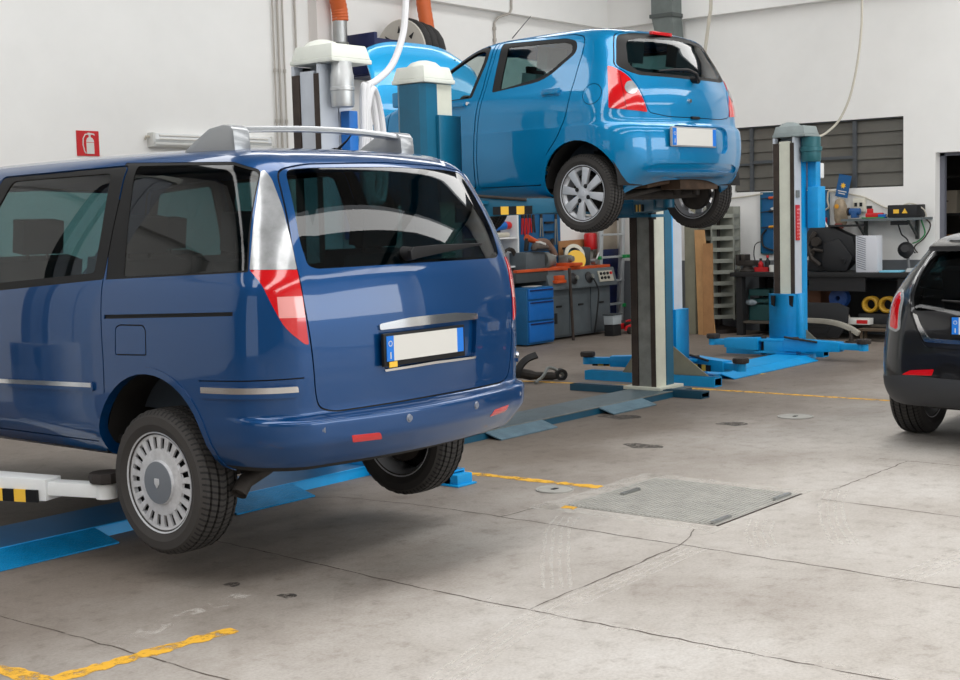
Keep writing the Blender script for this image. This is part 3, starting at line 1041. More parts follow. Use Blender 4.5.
    m.tube([(-.60, .02, .28), (-.35, .16, .27), (.35, .16, .27), (.60, .02, .28)], .042, 10)
    m.tube([(-.48, .06, .29), (-.46, .6, .36)], .028)
    m.tube([(.48, .06, .29), (.46, .6, .36)], .028)
    m.tube([(-.50, -.06, .24), (.45, -.02, .36)], .016)
    for s in (-1, 1):
        m.tube([(s * .48, -.06, .26), (s * .46, -.08, .50)], .03)
        m.tube([(s * .44, .10, .26), (s * .44, .10, .44)], .05, 12)
    m.build('rear_axle', DARKMET, root)
    m = MB()
    m.boxc((.22, -.18, .36), (.5, .18, .13))
    m.tube([(-.05, -.18, .36), (-.2, -.1, .33), (-.2, .6, .32), (0, 1.6, .30)], .022)
    m.build('exhaust', mat('rusty_exhaust', (84, 66, 52), .7, .4, noise=.3, nscale=14), root, bevel=.04)
    m = MB(); m.box(-.66, .66, -.30, 1.9, .40, .43); m.box(-.64, .64, 1.72, 1.98, .43, 1.0); m.build('cabin_floor', UNDER, root, bevel=.02)
    for xx in (-.34, .34):
        seat(root, xx, 1.05, .48, .46, mat('seat_cover', (176, 182, 180), .35, noise=.15))
        seat(root, xx, .32, .48, .52)
    m = MB(); m.lathe([(.155, 0), (.175, .012), (.155, .024), (.155, 0)], (-.34, 1.50, .98), (0, .85, -.5), 28); m.build('steering_wheel', BLKP, root)
    m = MB(); m.boxc((.0, 1.15, 1.30), (.22, .03, .06)); m.build('interior_mirror', BLKP, root, bevel=.01)
    return root

# ================================================================== black hatchback at the right edge
def build_delta():
    root = thing('hatchback', 'black hatchback with silver roof standing on the floor beside the workbench', 'car', DELTA_POS, -pi / 2)
    sh = Shell(DELTA_ROWS, 4, 1.3, 2.1, .05, None, nr=16, nc=14, ns=60)
    AC, AR = (0.0, .35), .36
    FY = 2.7
    d_r = rpoly([(.95, .36), (.93, .9), (.90, 1.36), (.10, 1.36), (.12, .95), (.35, .62), (.38, .36)], .05)
    ring(sh, d_r, 'side', 'gap', 'door_rear', .007)
    d_f = rpoly([(.97, .36), (.95, .9), (.92, 1.36), (1.3, 1.35), (1.98, 1.0), (2.0, .36)], .05)
    ring(sh, d_f, 'side', 'gap', 'door_front', .007)
    sh.cut(rpoly([(.88, .96), (.86, 1.33), (.12, 1.32), (.0, 1.05)], .04), 'side', 'glass_side')
    sh.cut(rpoly([(.98, .96), (.96, 1.33), (1.28, 1.32), (1.85, 1.0)], .04), 'side', 'glass_side')
    sh.cut(rpoly([(-.64, 1.02), (-.54, 1.36), (.1, 1.38), (.1, 1.0)], [.05, .05, 0, 0]), 'front', 'windscreen', minn=.15)
    gate = rpoly([(.15, 1.36), (-.50, 1.345), (-.575, 1.28), (-.595, 1.17), (-.592, 1.03), (-.575, .92), (-.51, .78), (-.45, .69), (.15, .675)], [0, .05, .05, .05, .05, .05, .05, .04, 0])
    ring(sh, gate, 'rear', 'gap_gate', 'gate', .005, minn=.05)
    sh.cut(rpoly([(.15, 1.335), (-.372, 1.322), (-.545, 1.275), (-.572, 1.175), (-.571, 1.03), (-.545, .928), (.15, .938)], [0, .05, .05, .05, .05, .02, 0]), 'rear', 'rear_glass')
    sh.cut(rpoly([(-.555, .912), (-.522, .902), (-.49, .84), (-.43, .752), (.15, .735), (.15, .712), (-.455, .726), (-.50, .80)], [.01, .01, .02, .02, 0, 0, .02, .02]), 'rear', 'chrome', only=('gate', 'gap_gate'))
    sh.cut(rpoly([(.075, .80), (.137, .955), (.130, 1.035), (.098, 1.070), (.03, 1.03), (-.014, .994), (-.060, .80), (-.03, .782)], [.01, .02, .02, .02, .02, .02, .02, .01]), 'diag', 'lamp_clear')
    sh.cut(rpoly([(.055, .815), (.105, .955), (.105, 1.02), (.08, 1.045), (.03, 1.01), (.005, .985), (-.040, .81), (-.03, .80)], .015), 'diag', 'lamp_red', only=('lamp_clear',))
    low = [(-1.2, .475), (-.785, .475), (-.69, .49), (-.585, .503), (-.3, .494), (.15, .487), (.15, .2), (-1.2, .2)]
    sh.cut(low, 'rear', 'valance', minn=.05, only=('body',))
    sh.cut([(3.0, .44), (-.55, .475), (-1.0, .475), (-1.0, .2), (3.0, .2)], 'side', 'valance', minn=.05, only=('body',))
    sh.cut(rpoly([(-.610, .503), (-.551, .536), (-.381, .553), (-.395, .510)], .01), 'rear', 'reflector')
    for yy in (0, FY):
        sh.cut(circ((AC[0] + yy, AC[1]), AR, 40), 'side', 'hole')
    mark(sh, lambda c: c.z > 1.375 and c.y > -.30, 'roof', ('body',))
    P = PAINT_BLK
    sh.part('body', 'body', P, root, 'join', 0, .02)
    sh.part('roof', 'roof_panel', PAINT_SILV, root, 'join', 0, .01)
    pair(sh, 'gap', 'panel_gap', SEAL, root, -.006)
    pair(sh, 'gap_flap', 'flap_gap', SEAL, root, -.006)
    pair(sh, 'fuel_flap', 'fuel_flap', P, root)
    pair(sh, 'gap_seam', 'bumper_seam', SEAL, root, -.006)
    sh.part('gap_gate', 'tailgate_gap', SEAL, root, 'join', -.006)
    sh.part('valance', 'lower_bumper', mat('grey_bumper_plastic', (44, 46, 50), .5), root, 'join', .004, .02)
    sh.part('windscreen', 'windscreen', GL_MID, root, 'join', -.002, .006)
    pair(sh, 'reflector', 'reflector', RED_L, root, .002, .008)
    for side in ('left', 'right'):
        sh.part('door_rear', 'door', P, root, side, 0, .02)
        sh.part('door_front', 'door', P, root, side, 0, .02)
        sh.part('glass_side', 'side_windows', GL_DARK, root, side, -.004, .004)
        l = sh.part('lamp_clear', 'tail_lamp', CLR_L, root, side, .006, .012)
        sh.part('lamp_red', 'tail_lamp_red', RED_L, l, side, .008, .012)
    g = sh.part('gate', 'tailgate', P, root, 'join', 0, .02)
    sh.part('rear_glass', 'rear_window', GL_DARK, g, 'join', -.002, .004)
    sh.part('chrome', 'tailgate_chrome', CHROME, g, 'join', .008, .012)
    plate(g, (0, -.80, .842))
    m = MB()
    m.prism([(-.45, 1.310), (-.43, 1.345), (-.26, 1.388), (-.18, 1.380), (-.27, 1.335)], 'x', -.56, .56)
    m.build('roof_spoiler', P, root, bevel=.012)
    m = MB()
    m.tube([(.02, -.78, .965), (-.15, -.775, .99), (-.35, -.74, 1.0)], [.012, .009, .006])
    m.build('rear_wiper', BLKP, g)
    for y in (0, FY):
        wheel(root, (-.785, y, .33), -1, .33, .225, .215, 'slots')
        wheel(root, (.785, y, .33), 1, .33, .225, .215, 'slots')
    for yy in (0, FY):
        for s in (-1, 1):
            m = MB()
            liner(m, AC[0] + yy, AC[1], AR + .01, .84, .52, s)
            m.build('wheel_house', UNDER, root)
    m = MB(); m.box(-.5, .5, -.6, 3.2, .26, .40); m.box(-.78, .78, .45, 2.3, .26, .40); m.build('underbody', UNDER, root, bevel=.03)
    m = MB(); m.tube([(-.7, 0, .325), (.7, 0, .325)], .04); m.build('rear_axle', DARKMET, root)
    m = MB(); m.box(-.70, .70, -.45, 2.0, .42, .45); m.box(-.62, .62, -.60, -.30, .45, .85); m.build('cabin_floor', UNDER, root, bevel=.02)
    for xx in (-.38, .38):
        seat(root, xx, .45, .45, .55)
        seat(root, xx, 1.35, .45, .5)
    return root

build_van()
build_alto()
build_delta()
# ------------------------------------------------------------------ palette of the workshop
WALL = mat('wall_white', (236, 235, 232), 0.85, noise=0.03, nscale=1.3)
DADO = mat('dado_grey', (104, 108, 112), 0.7, noise=0.06)
TEAL = mat('teal_enamel', (8, 92, 122), 0.4, noise=0.10, nscale=5)
TEALD = mat('teal_dark', (8, 70, 94), 0.45, noise=0.12, nscale=5)
LBLUE = mat('sky_blue_enamel', (0, 148, 212), 0.4, noise=0.10, nscale=5)
MBLUE = mat('cabinet_blue', (8, 100, 180), 0.45, noise=0.08)
DBLUE = mat('panel_blue', (10, 88, 136), 0.5, noise=0.12)
NAVY = mat('navy_enamel', (18, 30, 78), 0.45, noise=0.08)
CREAM = mat('cream_enamel', (204, 205, 190), 0.5, noise=0.08, nscale=5)
WGREY = mat('pale_grey_enamel', (188, 194, 202), 0.45, noise=0.06)
WHITE = mat('white_enamel', (226, 228, 228), 0.45, noise=0.04)
RAIL = mat('greasy_rail', (58, 48, 42), 0.6, 0.3, noise=0.35, nscale=7)
SLIDE = mat('worn_steel', (128, 130, 126), 0.5, 0.4, noise=0.25, nscale=7)
STEEL = mat('bright_steel', (176, 178, 178), 0.32, 0.9, noise=0.1)
ALUM = mat('ladder_aluminium', (196, 200, 202), 0.4, 0.7, noise=0.06)
TREAD = mat('tread_plate_blue', (6, 140, 200), 0.42, 0.35, noise=0.15, nscale=9, bump=.8, bscale=90)
TREADG = mat('tread_plate_grey', (106, 136, 152), 0.42, 0.4, noise=0.2, nscale=9, bump=.8, bscale=90)
PADR = mat('pad_rubber', (46, 40, 38), 0.8, noise=0.2)
ORANGE = mat('orange_hose', (206, 98, 44), 0.5, noise=0.08)
ORENG = mat('orange_enamel', (196, 78, 30), 0.55, noise=0.25)
LATHE = mat('machine_grey', (86, 94, 98), 0.5, noise=0.12)
LATHED = mat('machine_grey_dark', (62, 68, 70), 0.5, noise=0.15)
OLIVE = mat('olive_steel', (132, 130, 112), 0.6, noise=0.12)
WOOD = mat('pale_wood', (190, 146, 98), 0.7, noise=0.15, nscale=4)
CARD = mat('cardboard', (170, 122, 78), 0.85, noise=0.1)
BEIGE = mat('beige_board', (176, 164, 148), 0.8, noise=0.06)
BLK = mat('matt_black', (24, 24, 26), 0.6)
BENCH = mat('bench_black', (24, 24, 25), 0.7, noise=0.25)
BIN = mat('bin_grey', (140, 142, 132), 0.65, noise=0.15)
REDP = mat('red_enamel', (196, 26, 30), 0.4, noise=0.06)
GREENP = mat('green_plastic', (20, 140, 70), 0.5)
CABLE = mat('pale_cable', (188, 182, 168), 0.6)
HOSEW = mat('white_hose', (222, 222, 224), 0.45)
HOSEB = mat('black_hose', (34, 32, 32), 0.7, noise=0.2)

def mk(root):
    m = MB()
    m.M = Matrix.Translation(-root.location)
    return m

# ------------------------------------------------------------------ floor: concrete, joints and paint in one mesh
def floor_mat():
    m = bpy.data.materials.new('concrete')
    m.use_nodes = True
    nt = m.node_tree
    b = nt.nodes['Principled BSDF']
    tc = nt.nodes.new('ShaderNodeTexCoord')
    def noise(scale, det, rough, stretch=None):
        n = nt.nodes.new('ShaderNodeTexNoise')
        n.inputs['Scale'].default_value = scale
        n.inputs['Detail'].default_value = det
        n.inputs['Roughness'].default_value = rough
        if stretch:
            mp = nt.nodes.new('ShaderNodeMapping')
            mp.inputs['Scale'].default_value = stretch
            nt.links.new(tc.outputs['Object'], mp.inputs['Vector'])
            nt.links.new(mp.outputs[0], n.inputs['Vector'])
        else:
            nt.links.new(tc.outputs['Object'], n.inputs['Vector'])
        return n
    def ramp(src, stops):
        r = nt.nodes.new('ShaderNodeValToRGB')
        e = r.color_ramp.elements
        while len(e) < len(stops):
            e.new(.5)
        for q, (p, c) in zip(e, stops):
            q.position = p
            q.color = c
        nt.links.new(src, r.inputs['Fac'])
        return r
    def mix(kind, fac, a, c):
        x = nt.nodes.new('ShaderNodeMix')
        x.data_type = 'RGBA'
        x.blend_type = kind
        x.inputs[0].default_value = fac
        nt.links.new(a, x.inputs[6])
        nt.links.new(c, x.inputs[7])
        return x.outputs[2]
    base = ramp(noise(.55, 7, .62).outputs['Fac'], [(.30, lin((158, 150, 142))), (.48, lin((179, 173, 166))), (.70, lin((199, 195, 190)))])
    fine = ramp(noise(9, 8, .7).outputs['Fac'], [(.30, (.58, .55, .52, 1)), (.46, (.93, .92, .91, 1)), (.62, (1.0, 1.0, 1.0, 1))])
    grain = ramp(noise(70, 5, .7).outputs['Fac'], [(.32, (.76, .75, .74, 1)), (.58, (1, 1, 1, 1))])
    scuff = ramp(noise(3.0, 8, .8, (1.0, 1.6, 1)).outputs['Fac'], [(.35, (.84, .82, .80, 1)), (.5, (1, 1, 1, 1))])
    # oily workshop area further in with painted van shade, cleaner slab by the entrance: a wide uneven boundary
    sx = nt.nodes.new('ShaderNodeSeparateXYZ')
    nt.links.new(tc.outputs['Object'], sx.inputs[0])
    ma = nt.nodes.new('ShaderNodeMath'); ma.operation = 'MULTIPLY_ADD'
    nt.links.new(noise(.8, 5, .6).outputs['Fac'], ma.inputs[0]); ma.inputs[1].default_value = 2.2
    mx0 = nt.nodes.new('ShaderNodeMapRange')   # the bay under the near lift gets most dirt and painted shade
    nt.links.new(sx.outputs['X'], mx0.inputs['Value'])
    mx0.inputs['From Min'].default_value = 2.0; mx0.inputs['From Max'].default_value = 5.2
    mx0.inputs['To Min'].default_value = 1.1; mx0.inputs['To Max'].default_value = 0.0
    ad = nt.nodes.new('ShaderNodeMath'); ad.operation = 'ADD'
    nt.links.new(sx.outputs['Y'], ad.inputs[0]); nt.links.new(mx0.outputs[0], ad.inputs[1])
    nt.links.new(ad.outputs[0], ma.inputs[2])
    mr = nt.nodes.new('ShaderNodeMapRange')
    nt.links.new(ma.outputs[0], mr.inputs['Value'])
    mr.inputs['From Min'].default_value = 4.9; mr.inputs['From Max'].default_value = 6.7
    grime_shade = ramp(mr.outputs[0], [(0, (1, 1, 1, 1)), (1, (.43, .385, .35, 1))])
    c = mix('MULTIPLY', .75, base.outputs[0], fine.outputs[0])
    c = mix('MULTIPLY', .8, c, grain.outputs[0])
    c = mix('MULTIPLY', .6, c, scuff.outputs[0])
    c = mix('MULTIPLY', 1.0, c, grime_shade.outputs[0])
    nt.links.new(c, b.inputs['Base Color'])
    b.inputs['Roughness'].default_value = .62
    bp = nt.nodes.new('ShaderNodeBump')
    bp.inputs['Strength'].default_value = .12
    bp.inputs['Distance'].default_value = .01
    nt.links.new(noise(40, 5, .6).outputs['Fac'], bp.inputs['Height'])
    nt.links.new(bp.outputs[0], b.inputs['Normal'])
    return m

def worn(name, col, thr, scale=14, rough=.7, soft=.08, alpha=1.0):
    """paint or dirt that lets the floor show through in worn patches"""
    m = bpy.data.materials.new(name)
    m.use_nodes = True
    nt = m.node_tree
    b = nt.nodes['Principled BSDF']
    b.inputs['Base Color'].default_value = lin(col)
    b.inputs['Roughness'].default_value = rough
    tc = nt.nodes.new('ShaderNodeTexCoord')
    n = nt.nodes.new('ShaderNodeTexNoise')
    n.inputs['Scale'].default_value = scale
    n.inputs['Detail'].default_value = 8
    n.inputs['Roughness'].default_value = .7
    nt.links.new(tc.outputs['Object'], n.inputs['Vector'])
    r = nt.nodes.new('ShaderNodeValToRGB')
    r.color_ramp.elements[0].position = thr - soft
    r.color_ramp.elements[0].color = (0, 0, 0, 1)
    r.color_ramp.elements[1].position = thr + soft
    r.color_ramp.elements[1].color = (alpha, alpha, alpha, 1)
    nt.links.new(n.outputs['Fac'], r.inputs['Fac'])
    nt.links.new(r.outputs['Color'], b.inputs['Alpha'])
    return m

def build_floor():
    m = MB()
    m.box(-9, 16.9, -9, 11.3, -.12, 0)
    def strip(pts, w, z, jag=0.0, step=.06):
        P = []
        for (x0, y0), (x1, y1) in zip(pts, pts[1:]):
            L = math.hypot(x1 - x0, y1 - y0)
            n = max(1, int(L / step))
            for i in range(n):
                t = i / n
                P.append(V((x0 + (x1 - x0) * t, y0 + (y1 - y0) * t)))
        P.append(V(pts[-1]))
        A, B = [], []
        for i, p in enumerate(P):
            d = (P[min(i + 1, len(P) - 1)] - P[max(i - 1, 0)])
            d = d.normalized() if d.length else V((1, 0))
            nrm = V((-d.y, d.x))
            o = random.uniform(-jag, jag)
            ww = w * random.uniform(.6, 1.3) if jag else w
            A.append(m.v((*(p + nrm * (o + ww / 2)), z)))
            B.append(m.v((*(p + nrm * (o - ww / 2)), z)))
        for i in range(len(P) - 1):
            m._f([A[i], B[i], B[i + 1], A[i + 1]])
    m.mi = 1   # joints and cracks
    for pts in ([(5.34, 6.1), (5.62, 5.7), (5.70, 5.2), (5.71, 4.7), (5.68, 3.42), (5.65, 2.3), (5.65, 0)],
                [(4.5, 5.9), (4.44, 4.78), (4.39, 4.09), (4.37, 3.61), (4.38, 2.47), (4.39, 1.5), (4.39, 0)],
                [(3.07, 6.0), (3.07, 5.17), (3.08, 4.34), (3.08, 3.7), (3.07, 1)],
                [(7.02, 3.31), (6.97, 2.5), (6.97, 0)], [(8.38, 3.55), (8.38, 2.8)],
                [(4.39, 3.36), (4.92, 3.38), (5.66, 3.41), (5.86, 3.47), (6.0, 3.52)],
                [(7.25, 3.37), (7.79, 3.36), (8.36, 3.36)], [(5.71, 4.55), (5.98, 4.53)]):
        strip(pts, .008, .0012, .007)
    m.mi = 2   # pale chipped edges along two joints
    for pts in ([(4.37, 3.61), (4.38, 2.5), (4.39, 1.8)], [(4.45, 3.30), (5.6, 3.33)], [(3.05, 4.40), (3.9, 4.55)], ):
        strip(pts, .10, .0008, .02, .05)
    m.mi = 6   # pale mortar bed around the pit cover
    for pts in ([(6.05, 3.40), (6.05, 4.56)], [(6.0, 4.50), (7.18, 4.50)], [(7.14, 4.52), (7.14, 3.45)]):
        strip(pts, .14, .0007, .004, .05)
    m.mi = 3   # yellow paint
    for pts, w in (([(2.72, 4.245), (3.32, 4.19), (3.50, 4.165)], .085), ([(2.2, 4.6), (2.685, 4.53), (2.685, 4.20), (2.69, 3.6)], .08), ([(6.60, 5.6), (6.63, 5.0), (6.66, 4.55)], .085),
                   ([(10.68, 8.6), (10.97, 6.58), (11.0, 4.2), (11.0, 1.0)], .07), ([(12.27, 8.4), (12.29, 6.4)], .07), ([(6.10, 4.42), (6.12, 4.34)], .1)):
        strip(pts, w, .0016, .002, .03)
    m.mi = 4   # oil spots
    for x, y, r in ((8.04, 5.13, .09), (9.23, 5.08, .09), (3.95, 4.71, .032), (3.96, 4.36, .034), (9.13, 6.04, .12)):
        n = 22
        ph = random.random() * 6
        m._f([m.v((x + r * cos(2 * pi * k / n) * (1 + .25 * sin(3 * 2 * pi * k / n + ph)), y + r * 1.5 * sin(2 * pi * k / n) * (1 + .2 * sin(2 * 2 * pi * k / n + ph)), .0014)) for k in range(n)])
    m.mi = 5   # tyre tracks: four ribs each
    def arc(pts):
        for o in (-.06, -.02, .02, .06):
            q = []
            for i, p in enumerate(pts):
                a = V(pts[max(i - 1, 0)]); b_ = V(pts[min(i + 1, len(pts) - 1)])
                d = (b_ - a).normalized()
                q.append(tuple(V(p) + V((-d.y, d.x)) * o))
            strip(q, .020, .0006, .001, .04)
    arc([(3.1, 2.9), (3.59, 3.10), (4.24, 3.26), (5.0, 3.30), (5.7, 3.33)])
    arc([(5.9, 4.25), (5.6, 4.1), (5.1, 3.75), (4.7, 3.45)])
    arc([(7.3, 3.35), (6.9, 3.2), (6.5, 3.0), (6.1, 2.75)])
    arc([(6.4, 3.35), (6.1, 3.22), (5.85, 3.05)])
    arc([(7.0, 2.2), (6.4, 2.2), (5.6, 2.3)])
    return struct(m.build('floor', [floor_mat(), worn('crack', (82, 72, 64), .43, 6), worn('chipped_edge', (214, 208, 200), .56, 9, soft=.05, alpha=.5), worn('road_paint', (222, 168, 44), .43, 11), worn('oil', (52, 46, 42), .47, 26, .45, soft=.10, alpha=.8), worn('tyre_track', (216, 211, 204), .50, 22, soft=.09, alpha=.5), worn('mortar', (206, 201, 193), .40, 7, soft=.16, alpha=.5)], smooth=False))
build_floor()

# ------------------------------------------------------------------ room shell
m = MB(); m.box(-9.2, 17.1, 11.3, 11.5, -.12, 6.2); struct(m.build('wall_left', WALL, smooth=False))
m = MB()
m.box(16.9, 17.1, 9.25, 11.3, -.12, 6.2); m.box(16.9, 17.1, 6.83, 9.25, -.12, 1.89); m.box(16.9, 17.1, 6.83, 9.25, 2.77, 6.2)
m.box(16.9, 17.1, 6.42, 6.83, -.12, 6.2); m.box(16.9, 17.1, 5.3, 6.42, 2.29, 6.2); m.box(16.9, 17.1, -9, 5.3, -.12, 6.2)
struct(m.build('wall_right', WALL, smooth=False))
m = MB(); m.box(-9.2, 1.0, -9.2, -9, -.12, 6.2); m.box(15.5, 17.1, -9.2, -9, -.12, 6.2); m.box(1.0, 15.5, -9.2, -9, 4.6, 6.2); struct(m.build('wall_front', WALL, smooth=False))
m = MB(); m.box(-9.2, -9, -9.2, 11.5, 3.6, 6.2); m.box(-9.2, -9, -9.2, 3.0, -.12, 3.6); m.box(-9.2, -9, 7, 11.5, -.12, 3.6); struct(m.build('wall_near', mat('wall_grey', (92, 94, 97), .8, noise=.05), smooth=False))
m = MB()
ys = [-9.2, -6.6, -4.6, -1.6, .4, 3.4, 5.4, 8.4, 9.8, 11.5]
for k in range(0, len(ys) - 1):
    if k % 2 == 0:
        m.box(-9.2, 17.1, ys[k], ys[k + 1], 6.0, 6.15)
for x in (-9.2, -4, 1, 6, 11, 16.6):
    m.box(x, x + .5, -9.2, 11.5, 6.0, 6.2)
struct(m.build('ceiling', mat('ceiling_paint', (112, 112, 112), .9), smooth=False))
m = MB(); m.box(-9, 16.9, 11.18, 11.3, 4.31, 5.4); struct(m.build('trim_1', WALL, smooth=False))
m = MB(); m.box(16.78, 16.9, -9, 11.18, 4.31, 5.4); struct(m.build('trim_2', WALL, smooth=False))
m = MB(); m.box(10.93, 11.15, 11.16, 11.3, 0, 4.31); struct(m.build('trim_3', mat('pilaster_beige', (222, 216, 212), .85), smooth=False))
m = MB(); m.box(16.885, 16.9, 6.42, 11.3, 0, .96); struct(m.build('baseboard_right', DADO, smooth=False))
m = MB()  # unseen slatted panel added to darken reflections in car paint and glass
for k in range(21):
    m.box(16.84, 16.9, -7.5, 1.6, .2 * k, .2 * k + .185)
m.box(16.86, 16.9, -7.5, 1.6, 0, 4.2)
m.box(16.70, 16.9, -7.5, 1.6, 4.2, 5.9)
struct(m.build('added_dark_panel', mat('added_panel_grey', (70, 74, 78), .45, .2), smooth=False))
# louvred window in the right wall
PANE = mat('dusty_louvre_glass', (92, 90, 84), .25, noise=.12, nscale=2.2)
FRM = mat('window_frame_grey', (70, 74, 78), .5)
m = MB()
for k in range(5):
    z0 = 1.91 + k * .172
    m.prism([(16.955, z0), (16.985, z0 + .19), (16.993, z0 + .19), (16.963, z0)], 'y', 6.84, 9.24) if False else m.prism([(16.955, z0), (16.985, z0 + .19), (16.995, z0 + .19), (16.965, z0)], 'y', 6.84, 9.24)
m.box(17.0, 17.02, 6.83, 9.25, 1.85, 2.8)
w = struct(m.build('window_1', PANE, smooth=False))
def wbar(*b):
    m = MB(); m.box(*b); m.build('window_bar', FRM, w)
wbar(16.925, 16.965, 7.47, 7.52, 1.89, 2.77); wbar(16.925, 16.965, 8.955, 9.0, 1.89, 2.77); wbar(16.93, 16.96, 7.52, 8.955, 2.27, 2.31); wbar(16.925, 16.965, 6.83, 9.25, 2.755, 2.77)
wbar(16.925, 16.965, 6.83, 6.845, 1.89, 2.77); wbar(16.93, 16.96, 8.99, 9.25, 2.25, 2.28)
# doorway at the right edge and the dim store behind it
m = MB(); m.box(17.05, 17.12, 6.36, 6.42, 0, 2.29); m.box(17.05, 17.12, 5.3, 6.42, 2.25, 2.29); m.box(17.05, 17.12, 5.3, 5.36, 0, 2.29)
struct(m.build('door_1', mat('door_frame_grey', (104, 106, 116), .5), smooth=False))
m = MB(); m.box(19.0, 19.1, 4.4, 7.4, 0, 2.8); m.box(17.1, 19.1, 7.3, 7.4, 0, 2.8); m.box(17.1, 19.1, 4.4, 4.5, 0, 2.8); m.box(17.1, 19.1, 4.4, 7.4, 2.7, 2.8); m.box(16.9, 19.1, 4.4, 7.4, -.12, 0)
struct(m.build('wall_store', mat('store_wall', (92, 88, 84), .9), smooth=False))

# ------------------------------------------------------------------ two-post lifts
def lift(label, loc, body, face, lower, capm, LX, RX, plate_y, arms, carr_z, spec):
    root = thing('two_post_lift', label, 'car lift', loc, 0, None)
    H = spec.get('H', 2.58)
    for side, (cx, cy) in (('L', LX), ('R', RX)):
        s = 1 if side == 'L' else -1
        # local column: back box away from the car, open channel towards it
        def X(a):   # a measured from the back of the post towards the car
            return cx + a if side == 'L' else cx + .32 - a
        m = mk(root)
        x0, x1 = sorted((X(0), X(.15)))
        m.prism([(x0 + (.03 if side == 'L' else 0), cy), (x1 - (0 if side == 'L' else .03), cy), (x1, cy + .04), (x1, cy + .23), (x1 - (0 if side == 'L' else .03), cy + .27), (x0 + (.03 if side == 'L' else 0), cy + .27), (x0, cy + .23), (x0, cy + .04)], 'z', .02, H)
        post = m.build('post', body, root)
        m = mk(root)
        a, b = sorted((X(.155), X(.315)))
        m.box(a, b, cy + .005, cy + .03, .02, H); m.box(a, b, cy + .24, cy + .265, .02, H)
        bx, by = sorted((X(.155), X(.17)))
        m.box(bx, by, cy + .03, cy + .24, .02, H)
        m.build('post_channel', face, post)
        a2, b2 = sorted((X(.27), X(.318)))
        for ya, yb in ((.010, .058), (.195, .262)):
            m = mk(root); m.box(a2, b2, cy + ya, cy + yb, .02, H - .06); m.build('guide_rail', RAIL, post)
        m = mk(root); a3, b3 = sorted((X(.25), X(.31))); m.box(a3, b3, cy + .062, cy + .190, .02, H - .04); m.build('lift_screw_cover', spec.get('screw', SLIDE), post)
        m = mk(root)
        mo = spec.get('motor') and side == 'R'
        c0, c1, c2, c3 = (.0, .36, -.12, .26) if mo else (-.005, .32, -.02, .285)
        m.prism([(cx + c0 - .006, cy + c2 - .006), (cx + c1 + .006, cy + c2 - .006), (cx + c1 + .006, cy + c3 + .006), (cx + c0 - .006, cy + c3 + .006)], 'z', H + .005, H + .035)
        vs = []
        for zz, q in ((H + .035, 0), (H + .125, .022)):
            vs.append([m.v((cx + x, cy + y, zz)) for x, y in ((c0 + q, c2 + q), (c1 - q, c2 + q), (c1 - q, c3 - q), (c0 + q, c3 - q))])
        m._f(vs[0][::-1]); m._f(vs[1])
        for k in range(4):
            m._f([vs[0][k], vs[0][(k + 1) % 4], vs[1][(k + 1) % 4], vs[1][k]])
        m.lathe([(.13, 0), (.09, .035), (.04, .05), (.001, .052)], (cx + .16, cy + .13, H + .123), (0, 0, 1), 20)
        m.build('post_cap', capm, post, bevel=.008)
        m = mk(root); m.box(cx - .04, cx + .36, cy - .06, cy + .33, spec.get('zb', 0), spec.get('zb', 0) + .03); m.build('base_plate', spec.get('base', lower), root, bevel=.004)
        # carriage
        z0 = carr_z
        ch = spec.get('ch', .62)
        m = mk(root)
        a, b = sorted((X(.13), X(.37)))
        m.box(a, b, cy - .03, cy + .005, z0, z0 + ch); m.box(a, b, cy + .265, cy + .30, z0, z0 + ch)
        a, b = sorted((X(.325), X(.37))); m.box(a, b, cy - .03, cy + .30, z0, z0 + ch)
        car = m.build('carriage', lower if carr_z < 1 else body, root, bevel=.006)
        for yy in (.0, .22):
            m = mk(root); a, b = sorted((X(.365), X(.385))); m.prism([(cy + yy, z0 + ch - .02), (cy + yy + .05, z0 + ch - .02), (cy + yy + .045, z0 + ch - .12), (cy + yy + .01, z0 + ch - .14)], 'x', a, b); m.build('slide_block', BLKP, car)
        m = mk(root)
        a, b = sorted((X(.33), X(.56)))
        m.box(a, b, cy - .12, cy + .39, z0 - .02, z0 + .005); m.box(a, b, cy - .12, cy + .39, z0 - .15, z0 - .125); m.box(a, b, cy + .0, cy + .27, z0 - .125, z0 - .02)
        m.build('arm_yoke', lower if carr_z < 1 else body, car, bevel=.004)
        for px in (X(.45),):
            for yy in (-.06, .33):
                m = mk(root); m.cyl((px, cy + yy, z0 - .17), (px, cy + yy, z0 + .03), .035, seg=14); m.build('arm_pivot', DARKMET, car)
        # foot beam, open box ends
        if spec.get('foot', True):
            fx = spec['foot_x'][0 if side == 'L' else 1]
            m = mk(root); y0, y1 = cy - (spec.get('foot_n', .62) if side == 'R' else spec.get('foot_l', .1)), cy + spec.get('foot_f', .75)
            fh = spec.get('fh', .09); m.box(fx, fx + .012, y0, y1, 0, fh); m.box(fx + .128, fx + .14, y0, y1, 0, fh); m.box(fx + .012, fx + .128, y0, y1, fh - .012, fh); m.box(fx + .012, fx + .128, y0, y1, 0, .008)
            m.build('foot_beam', spec.get('footm', lower), root)
